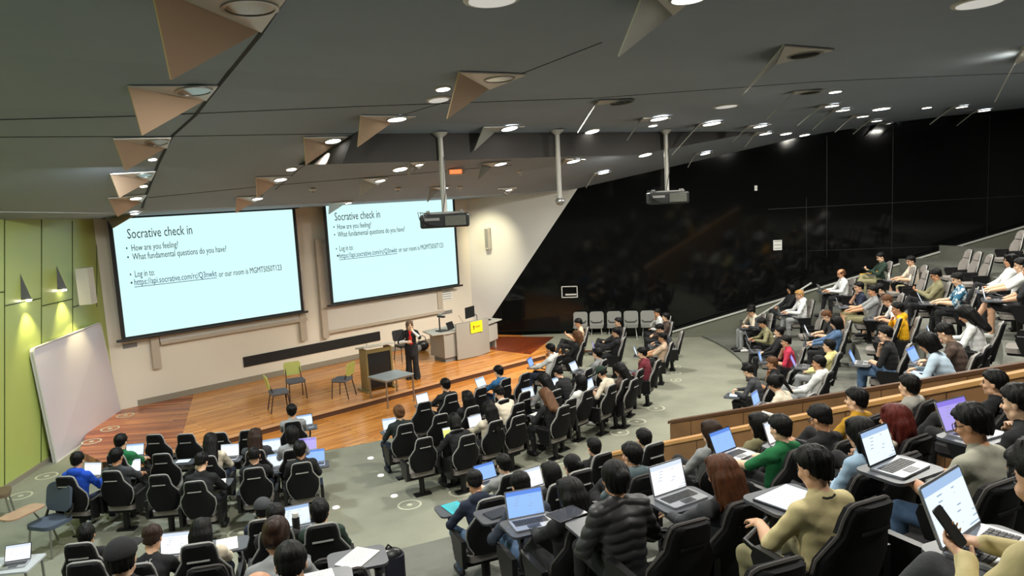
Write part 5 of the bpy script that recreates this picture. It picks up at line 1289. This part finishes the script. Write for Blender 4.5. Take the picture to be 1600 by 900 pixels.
for idx,(hx,hy,blk,pose,hs,hc,tc_,slv,pc_,lap,desc) in enumerate(PEOPLE):
    fine = blk=='D' or blk=='E'
    key={'t':'t1' if idx%2 else 't2','l':'l1' if (idx%2 or blk in 'AB') else 'l2','f':'f1' if idx%3==0 else 'f2','c':'c1','p':'p1'}[pose]
    if (hx,hy)==(1520,664) or (hx,hy)==(1272,732): key='t2'
    if (hx,hy) in ((892,775),): key='t1'
    if tc_=='puffy': key='l3'
    b=body(key,fine,(hx,hy) in HOOD,tc_=='puffy')
    sc_=1.04+.04*((idx*37)%10)/10
    kf=FORCE.get((hx,hy),0)
    if blk in 'DE': sc_ -= .10 if kf<5 else .15
    sk=SKINS[idx%3]; top=C_[tc_]; fore=sk if slv=='s' else top
    if tc_=='vest': fore=C_['white']
    pant=C_['khaki' if pc_=='khaki' else pc_]; calf=sk if pc_ in('shorts',) or (pc_=='khaki' and blk=='C' and idx%2==0) else pant
    hm=H_[hc] if hc in H_ else H_['black']
    mats=[sk,top,fore,pant,calf,m_shoew if idx%3==0 else m_shoe,m_eye,H_['black'] if hc!='blond' else H_['blond'],m_lip,top]
    if not b['fin']: finish_body(b,mats); b['fin']=True
    x,y,z,k=solve(hx,hy,blk,float(b['head'][2])*sc_,float(b['head'][1])*sc_,FORCE.get((hx,hy)))
    yaw=face_yaw(x,y)
    t=empty('person',(x,y,z),yaw,'seated person with '+desc if len(desc.split())<=13 else 'person with '+desc,'person',GN[blk]); t.scale=(sc_,)*3
    o=link('body',b['me'],t,mats=mats)
    hm_=hair(SH[hs],True); 
    if not hm_.materials: hm_.materials.append(hm)
    Rm=Matrix([list(map(float,r_)) for r_ in b['R']]); eul=Rm.to_euler()
    ho=link('hair',hm_,t,tuple(float(v) for v in b['head']),eul,mats=[hm])
    ho.scale=(HS,)*3
    if hs=='c':
        cm=cap_mesh(.1); 
        if not cm.materials: cm.materials.append(C_['black'])
        co=link('cap',cm,t,tuple(float(v) for v in b['head']),eul,mats=[{'charcoal':C_['charcoal'],'black':C_['black'],'darkgreen':C_['darkgreen']}.get(hc,C_['black'])])
        co.scale=(HS,)*3; hm=H_['black']; ho.material_slots[0].link='OBJECT'; ho.material_slots[0].material=hm
    if (hx,hy) in GLASS: link('glasses',gl_mesh,t,tuple(float(v) for v in b['head']),eul).scale=(HS,)*3
    sd=desc
    cx_,cy_=x,y
    if tc_=='puffy': cx_+=.13*math.cos(yaw)+.26*math.sin(yaw); cy_+=.13*math.sin(yaw)-.26*math.cos(yaw)
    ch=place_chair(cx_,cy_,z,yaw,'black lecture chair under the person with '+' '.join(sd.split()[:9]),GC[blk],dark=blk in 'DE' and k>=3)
    SEATED.append((x,y,z,yaw,hx,hy,blk,k,desc,t,ch,b,sc_,Rm))
    # what lies on the swing-out tablet
    cy,sy=math.cos(yaw),math.sin(yaw)
    def local(P): dx,dy=P.x-x,P.y-y; return dx*cy+dy*sy, -dx*sy+dy*cy
    def worldp(lx,ly,lz): return (x+lx*cy-ly*sy, y+lx*sy+ly*cy, z+lz)
    if lap is not None:
        kind='lap'
        if isinstance(lap,str): kind,a_,b_2=lap.split(':'); P=atz(float(a_),float(b_2),z+.72)
        else: P=atz(lap[0],lap[1],z+.82)
        lx,ly=local(P)
        lim=.40 if (hx,hy)==(892,775) else .22; lx=max(-lim,min(lim,lx)); ly=max(.47,min(.62,ly-(.10 if kind=='lap' else 0)))
        if hx==1272: lx+=.10; ly=.42
        tablet_to(ch,lx,ly,1 if idx%2 else -1,.735,.46 if kind=='lap' else .42,.34)
        hgt=.737; sdd=' '.join(sd.split()[:10])
        if kind=='lap':
            s_={(171,0):0}.get(0,0)
            col={(456,679):3,(456,643):0,(710,659):5,(1003,552):4,(962,520):3,(1228,534):2,(860,546):2,(1295,541):3,(1383,522):2,(787,726):2,(892,775):2,(1229,602):2,(1591,630):3,(1471,538):3,(849,594):0,(764,640):1,(861,741):1,(238,842):1,(121,720):1,(1272,732):1,(1520,664):0,(1128,742):1}.get((hx,hy),(0,1,0,0,2)[idx%5])
            place_laptop(worldp(lx,ly,hgt),yaw+(.12 if idx%2 else -.08),'open laptop of the person with '+sdd,col,open_=104+idx%3*5,silver=idx%4!=1)
        elif kind=='pad': place_pad(worldp(lx,ly,hgt),yaw+.2,'tablet computer of the person with '+sdd,0,(hx,hy) not in ((954,744),(814,760)),1.35 if hx==1272 else 1)
        elif kind=='note': place_papers(worldp(lx,ly,hgt),yaw+.15,'paper sheets of the person with '+sdd, nm('teal_folder',srgb('#2fa8b4'),.5) if (hx,hy)==(742,754) else None)
        elif kind=='book': place_papers(worldp(lx,ly,hgt),yaw+.1,'paper with an orange top edge by the lowest dark head',None); 
    elif pose=='f' : tablet_to(ch,0,.50,1,.735,.42,.34)
# prints on clothing follow the cloth
from mathutils.bvhtree import BVHTree
BV={}
def print_on(key, strokes, mat, front=False, r=.0035, name='shirt_print'):
    for s in SEATED:
        if (s[4],s[5])==key and s[11]:
            me=s[11]['me']
            if me.name not in BV:
                BV[me.name]=BVHTree.FromPolygons([v.co[:] for v in me.vertices],[p.vertices[:] for p in me.polygons])
            mb=MB(); ok=False
            for st in strokes:
                pts=[]
                for a,b in zip(st,st[1:]):
                    for q in range(5):
                        x_=a[0]+(b[0]-a[0])*q/5; z_=a[1]+(b[1]-a[1])*q/5
                        h_=BV[me.name].ray_cast(Vector((x_,.6 if front else -.6,z_)),Vector((0,-1 if front else 1,0)))
                        if h_[0] is not None: pts.append(h_[0]+Vector((0,.002 if front else -.002,0)))
                if len(pts)>1: mb.tube(pts,r,5); ok=True
            if ok: mb.build(name,mat,s[9])
print_on((1420,604),[[(-.07,.86),(-.09,.92),(-.04,.96),(.02,.95),(.07,.98),(.09,.92),(.05,.87),(0,.84),(-.07,.86)],[(-.04,.96),(0,.88),(.05,.87)],[(-.02,.84),(.0,.80),(.05,.82)]],m_blk)
print_on((238,842),[[(-.03,1.0),(.0,1.0)],[(.01,.985),(.01,1.01),(.03,1.01)],[(-.03,.96),(.04,.96)],[(-.02,.945),(.03,.945)]],m_rail)
print_on((860,546),[[(-.06,.80),(-.04,.86),(.0,.84),(.05,.87),(.06,.80)],[(-.04,.76),(.04,.76)],[(-.03,.82),(.03,.80)]],m_blk,r=.007)
print_on((907,597),[[(-.09,.80),(-.06,.88),(-.02,.80)],[(.0,.87),(.05,.86),(.02,.80)],[(-.08,.74),(.08,.76)],[(.07,.90),(.11,.84)]],m_blk,r=.007)
print_on((1376,402),[[(-.05,.80),(.02,.84)],[(-.04,.77),(.05,.81)],[(-.02,.74),(.06,.78)]],C_['yellow'],True,r=.009)
print_on((1272,732),[[(-.05,1.075),(-.02,1.065),(.02,1.065),(.05,1.075)]],m_blk,r=.006,name='neck_cord')
# phones in the hands of those who hold one
for (x,y,z,yaw,hx,hy,blk,k,desc,t,ch,b,sc_,Rm) in SEATED:
    if (hx,hy) in ((904,505),(1376,402),(1462,430),(1282,654)):
        cy,sy=math.cos(yaw),math.sin(yaw); lx,ly,lz=.01*sc_,.40*sc_,.905*sc_
        o=MB().slab([(x_,y_,0) for x_,y_ in rrect(.072,.15,.012,3)],(0,0,.009)).build('phone',m_blk); o.location=(x+lx*cy-ly*sy,y+lx*sy+ly*cy,z+lz); o.rotation_euler=(math.radians(35),0,yaw)
        tag(o,'phone held by the person with '+' '.join(desc.split()[:9]),'phone')
# empty chairs: pixel of the top of each back
EMPTY=[('A',251,709,0,'with a small lit tablet, left block middle row'),('A',240,679,0,'leftmost of four in the front of the left block'),('A',289,678,0,'second of four in the front of the left block'),('A',340,676,0,'third of four in the front of the left block'),('A',387,672,0,'rightmost of four in the front of the left block'),('A',247,742,0,'third from left in the rear of the left block'),
 ('B',663,684,0,'at the aisle end of the rear central row'),('B',714,671,0,'second from the aisle in the rear central row'),('B',765,661,0,'third from the aisle in the rear central row'),('B',811,649,0,'fourth from the aisle in the rear central row'),('B',893,623,0,'mid way along the rear central row'),('B',925,611,0,'sixth from the right of the rear central row'),('B',957,601,0,'fourth from the right of the rear central row'),('B',980,588,0,'third from the right of the rear central row'),('B',1001,577,0,'second from the right of the rear central row'),('B',1020,567,0,'at the right end of the rear central row'),
 ('B',689,647,0,'second from the aisle in the middle central row'),('B',739,637,0,'third from the aisle in the middle central row'),('B',787,624,0,'fourth from the aisle in the middle central row'),('B',821,612,0,'fifth from the aisle in the middle central row'),('B',891,588,0,'seventh from the aisle in the middle central row'),('B',920,576,0,'at the right of the middle central row'),
 ('B',663,628,0,'at the aisle end of the front central row'),('B',752,606,0,'third from the aisle in the front central row'),('B',821,583,0,'right of centre in the front central row'),
 ('C',1479,392,4,'leftmost of three empty ones by the rail'),('C',1496,395,4,'middle of three empty ones by the rail'),('C',1514,399,4,'rightmost of three empty ones by the rail'),('C',1570,362,5,'highest by the rail, left of the pair'),('C',1589,365,5,'highest by the rail, right of the pair'),('C',1397,418,3,'left of the pair between green sweatshirt and beige shirt'),('C',1410,424,3,'right of the pair between green sweatshirt and beige shirt'),
 ('C',1272,485,1,'behind the white hoodie in the side block'),('C',1345,495,2,'in the middle aisle end of the side block'),('C',1520,470,4,'behind the floral shirt'),
 ('E',130,878,2,'behind the black T-shirt at lower left'),('E',107,893,3,'lowest left at the bottom edge'),('E',319,866,3,'first of three stacked in view at bottom centre left'),('E',310,884,4,'second of three stacked in view at bottom centre left'),('E',303,896,5,'third of three stacked in view at bottom centre left'),
 ('E',517,852,3,'behind the dark green T-shirt'),('E',536,868,4,'with a grey cup holder plate on its back'),('E',556,889,5,'lowest at the bottom edge left of the aisle'),
 ('D',1218,842,6,'before the khaki knee at the bottom'),('D',1361,787,6,'right of the beige T-shirt at the bottom'),('D',1361,714,5,'beside the pale denim jacket'),('D',1571,722,6,'dark one behind the sage T-shirt'),('D',1490,748,6,'behind the big open laptop')]
for blk,px,py,k,desc in EMPTY:
    z=0 if blk in 'AB' else (ROWS_C if blk=='C' else ROWS_D)[k][1]
    w_=atz(px,py,z+1.13); yaw=face_yaw(w_.x,w_.y); f=Vector((-math.sin(yaw),math.cos(yaw))); x,y=w_.x+f.x*.30,w_.y+f.y*.30
    if any(math.hypot(x-s[0],y-s[1])<.40 for s in SEATED): continue
    if blk in 'CDE':
        rr=math.hypot(x-PC.x,y-PC.y); r=(ROWS_C if blk=='C' else ROWS_D)[k][0]; t_=max(r-.2,min(r+.2,rr)); x=PC.x+(x-PC.x)*t_/rr; y=PC.y+(y-PC.y)*t_/rr
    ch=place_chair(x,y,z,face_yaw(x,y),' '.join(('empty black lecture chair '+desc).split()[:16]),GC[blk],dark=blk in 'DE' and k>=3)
    SEATED.append((x,y,z,yaw,px,py,blk,k,desc,None,ch,None,1,None))
    if (px,py)==(251,709): tablet_to(ch,.05,.48); cy,sy=math.cos(yaw),math.sin(yaw); place_pad((x+.05*cy-.48*sy,y+.05*sy+.48*cy,.703),yaw,'small lit tablet on an empty chair of the left block',0)
    if (px,py)==(536,868):
        tablet_to(ch,.14,.46,1,.72,.44,.34); cy,sy=math.cos(yaw),math.sin(yaw); place_papers((x+.14*cy-.46*sy,y+.14*sy+.46*cy,z+.722),yaw-.7,'open notepad with a pen on the tablet beside the aisle')
# ------------------------------------------------------------------ presenter
def presenter():
    g=SDF((-.42,-.30,-.01),(.42,.42,1.72),.0075)
    for s_,fx in ((-1,.02),(1,-.01)):
        g.cap((s_*.09,0,.92),(s_*.095,.01+fx,.50),.098,.082,PANT,.03); g.cap((s_*.095,.01+fx,.50),(s_*.11,fx,.06),.080,.105,PANT,.02)
        g.cap((s_*.11,fx-.04,.035),(s_*.125,fx+.13,.028),.034,.03,SHOE,.01)
    g.ell((0,0,.95),(.17,.125,.15),TOP,.04); g.cap((-.03,0,.72),(.03,0,.95),.155,.15,TOP,.03)
    g.ell((0,0,1.12),(.15,.11,.17),TOP,.04); g.ell((0,0,1.27),(.17,.105,.14),TOP,.04)
    for s_ in (-1,1): g.cap((s_*.165,0,1.345),(s_*.04,-.01,1.40),.055,.05,TOP,.03)
    g.cap((0,.072,1.04),(0,.052,1.36),.062,.048,TRIM,.01)     # red blouse between the open jacket
    g.cap((0,0,1.38),(0,.01,1.46),.052,.05,SKIN,.02)
    hd=np.array([0,.02,1.545]); R=rotm(math.radians(-4),0,math.radians(18)); add_head(g,hd,R)
    # right hand holds the microphone to the mouth (image left), left hand at the waist
    e,w_=ik((-.175,0,1.33),(-.10,.20,1.40),.29,.25,(-1,-.1,-1)); g.cap((-.175,0,1.33),e,.06,.05,TOP,.03); g.cap(e,w_,.046,.03,FORE,.02); add_hand(g,w_,(.35,-.1,.9),(.8,-.5,0),1,1.2,fr=.009)
    e,w_=ik((.175,0,1.33),(.10,.22,1.12),.29,.25,(1,-.2,-.6)); g.cap((.175,0,1.33),e,.06,.05,TOP,.03); g.cap(e,w_,.046,.03,FORE,.02); add_hand(g,w_,(-.8,.3,.1),(0,-.8,-.3),-1,.7,fr=.009)
    me,tg_=g.mesh('body')
    b=dict(me=me,tags=tg_); red=nm('blouse_red',srgb('#d3201f'),.7)
    mats=[SKINS[2],C_['black'],C_['white'],C_['black'],C_['black'],m_shoe,m_eye,H_['brown'],m_lip,red]
    finish_body(b,mats)
    p=atz(646,592,SZ); yaw=math.atan2(-p.y,-p.x-2)-math.pi/2
    t=empty('person',(p.x,p.y,SZ),yaw,'woman in black suit and red blouse speaking into a microphone on stage','person')
    link('body',me,t)
    hm_=hair('bob',True); o=link('hair',hm_,t,(0,.02,1.545),Matrix([list(map(float,r)) for r in R]).to_euler(),mats=[nm('hair_greybrown',srgb('#6b5544'),.45,bump=(160,.5),var=(22,.35))]); o.scale=(HS,)*3
    mic=MB().tube([(-.07,.185,1.36),(-.035,.155,1.48)],.013,8).sphere((-.03,.15,1.495),.024).build('microphone',m_blk)
    mic.location=(p.x,p.y,SZ); mic.rotation_euler=(0,0,yaw); tag(mic,'black hand microphone held by the woman on stage','microphone')
presenter()
# ------------------------------------------------------------------ near right: big laptop, phone, and its user
SX=[s for s in SEATED if (s[4],s[5])==(1520,664)][0]
k7=ROWS_D[6]
def near_user():
    z=ROWS_D[7][1]; b=body('p2',True,False,False)
    # head stands just outside the frame, right of the picture
    w_=atz(1640,752,z+float(b['head'][2])); yaw=face_yaw(w_.x,w_.y)+.0
    f=Vector((-math.sin(yaw),math.cos(yaw))); x=w_.x-f.x*float(b['head'][1]); y=w_.y-f.y*float(b['head'][1])
    return x,y,z,yaw,b
x,y,z,yaw,b=near_user()
t=empty('person',(x,y,z),yaw,'person in pale cream sleeves at the lower right corner, mostly out of view','person',GN['D'])
mats=[SKINS[0],C_['beige'],C_['beige'],C_['charcoal'],C_['charcoal'],m_shoe,m_eye,H_['black'],m_lip,C_['beige']]
if not b['fin']: finish_body(b,mats); b['fin']=True
link('body',b['me'],t,mats=mats); link('hair',hair('short',True),t,tuple(float(v) for v in b['head']),Matrix([list(map(float,r)) for r in b['R']]).to_euler(),mats=[H_['black']]).scale=(HS,)*3
ch=place_chair(x,y,z,yaw,'dark lecture chair at the lower right corner under the cream sleeves',GC['D'],dark=True)
P=atz(1556,856,z+.75); cy,sy=math.cos(yaw),math.sin(yaw); dx,dy=P.x-x,P.y-y; lx,ly=dx*cy+dy*sy,-dx*sy+dy*cy
tablet_to(ch,lx,ly,-1,.735,.46,.34)
place_laptop((P.x,P.y,z+.737),yaw+.25,'large grey laptop in the lower right corner showing a pale page',0,open_=112,silver=True,scale=1.1)
o=MB().slab([(x_,y_,0) for x_,y_ in rrect(.075,.155,.012,3)],(0,0,.009)).build('phone',m_blk); lx,ly,lz=.03,.41,.895; q=Vector((x+lx*cy-ly*sy,y+lx*sy+ly*cy,z+lz)); o.location=q; o.rotation_euler=(math.radians(52),0,yaw+.35); tag(o,'black phone held up before the large grey laptop','phone')
# ------------------------------------------------------------------ loose things at lower left
def tablet_chair(px,py,yaw,label,board,shellm):
    p=atz(px,py,0); t=empty('tablet_chair',(p.x,p.y,0),yaw,label,'chair')
    MB().slab([(x_,y_,.44) for x_,y_ in rrect(.5,.5,.12)],(0,0,.06)).build('seat',shellm,t,smooth=True)
    pr=rrect(.48,.44,.12); mb=MB(); a_=[mb.bm.verts.new((x_,-.22+.5*x_*x_-zz*.2,.80+zz)) for x_,zz in pr]; b_=[mb.bm.verts.new((x_,-.27+.5*x_*x_-zz*.2,.80+zz)) for x_,zz in pr]; m_=len(a_)
    mb.bm.faces.new(a_); mb.bm.faces.new(b_[::-1]); [mb.bm.faces.new((a_[i],b_[i],b_[(i+1)%m_],a_[(i+1)%m_])) for i in range(m_)]
    mb.build('backrest',shellm,t,smooth=True)
    for sx in (-1,1):
        MB().tube([(sx*.24,.24,0),(sx*.2,.18,.44)],.016).build('leg',m_alu,t); MB().tube([(sx*.24,-.3,0),(sx*.2,-.15,.44)],.016).build('leg',m_alu,t)
        MB().tube([(sx*.22,-.12,.48),(sx*.24,-.22,.62),(sx*.23,-.24,.70)],.02).build('back_bracket',m_blk,t)
    if board:
        MB().slab([(.26+x_,.22+y_,.70) for x_,y_ in rrect(.34,.62,.12)],(0,0,.022)).build('writing_tablet',nm('tablet_wood',srgb('#b08f78'),.45,var=(4,.12)),t,smooth=True)
        MB().tube([(.25,-.05,.46),(.3,.05,.69),(.30,.5,.68)],.015).build('tablet_arm',m_alu,t)
    return t
m_slate=nm('slate_blue_seat',srgb('#4a5566'),.8,bump=(140,.3))
tablet_chair(84,860,math.radians(163),'slate blue chair with a wooden writing tablet at lower left',True,m_slate)
tablet_chair(-4,812,math.radians(-60),'brown chair cut by the left edge of the view',False,nm('brown_seat',srgb('#6b5a44'),.7))
# small desk with a folding tablet at the lower left corner
p=atz(2,884,.72)
t=empty('small_desk',(p.x,p.y,0),.1,'small pale desk cut by the lower left corner','desk')
MB().slab([(x_,y_,.70) for x_,y_ in rrect(.9,.5,.03)],(0,0,.025)).build('desktop',nm('desk_pale',srgb('#b9bdc2'),.5),t)
for sx in (-1,1):
    for sy in (-1,1): MB().tube([(sx*.4,sy*.2,0),(sx*.4,sy*.2,.70)],.018).build('leg',m_alu,t)
place_laptop((p.x+.19,p.y-.02,.726),.25,'folding tablet computer with a pale page at the lower left corner',1,open_=118,silver=False,scale=.95)
# flask, bag, cup
a_=[s for s in SEATED if (s[4],s[5])==(500,801)][0]
q=atz(463,823,a_[2]+.86); tablet_to(a_[10],0,0) if False else None
yaw=a_[3]; cy,sy=math.cos(yaw),math.sin(yaw); dx,dy=q.x-a_[0],q.y-a_[1]; lx,ly=dx*cy+dy*sy,-dx*sy+dy*cy; lx=max(-.35,min(0,lx)); ly=max(.42,min(.6,ly))
tablet_to(a_[10],lx,ly,-1,.735,.34,.30); wp=(a_[0]+lx*cy-ly*sy,a_[1]+lx*sy+ly*cy,a_[2]+.736)
t=empty('flask',wp,0,'tall black flask on the tablet beside the dark green T-shirt','flask'); MB().lathe([(.037,0),(.04,.01),(.04,.2),(.034,.215)],n=20).build('flask_body',m_blk,t,smooth=True); MB().lathe([(.034,.215),(.034,.255),(.03,.26)],n=20).build('lid',m_rail,t,smooth=True)
q=atz(606,884,.55); zz=ROWS_D[2][1]; q=atz(608,872,zz+.45); t=empty('backpack',(q.x,q.y,zz),.5,'black backpack standing by the aisle at the end of the near left rows','bag')
mb=MB(); mb.slab([(x_,y_,0) for x_,y_ in rrect(.32,.2,.08)],(0,0,.48)); mb.build('pack',nm('pack_navy',srgb('#1a1b2a'),.7),t,smooth=True); MB().sphere((0,0,.47),(.155,.10,.09)).build('top_flap',m_blk,t,smooth=True); MB().tube([(-.1,-.1,.45),(-.12,-.18,.3),(-.1,-.1,.08)],.018).build('strap',m_blk,t,smooth=True); MB().tube([(-.05,0,.54),(0,0,.60),(.05,0,.54)],.011).build('handle',m_blk,t,smooth=True)
c_=[s for s in SEATED if (s[4],s[5])==(1295,541)][0]
q=atz(1249,574,c_[2]+.04); o=MB().lathe([(.05,0),(.065,.17),(.06,.175),(.001,.17)],n=18).build('takeaway_cup',nm('cup_lime',srgb('#9fd12c'),.4),smooth=True); o.location=(q.x,q.y,ROWS_C[0][1]); tag(o,'lime green cup on the floor beside the lemon hoodie','cup')
c_=[s for s in SEATED if (s[4],s[5])==(1423,408)][0]
yaw=c_[3]; cy,sy=math.cos(yaw),math.sin(yaw); t=empty('water_bottle',(c_[0]+.12*cy-.58*sy,c_[1]+.12*sy+.58*cy,c_[2]+.737),0,'clear white water bottle before the pale beige T-shirt','bottle'); MB().lathe([(.033,0),(.035,.01),(.035,.15),(.015,.19),(.015,.2)],n=16).build('bottle_body',m_rail,t,smooth=True); MB().lathe([(.017,.2),(.017,.225)],n=12).build('cap',m_fbase,t)
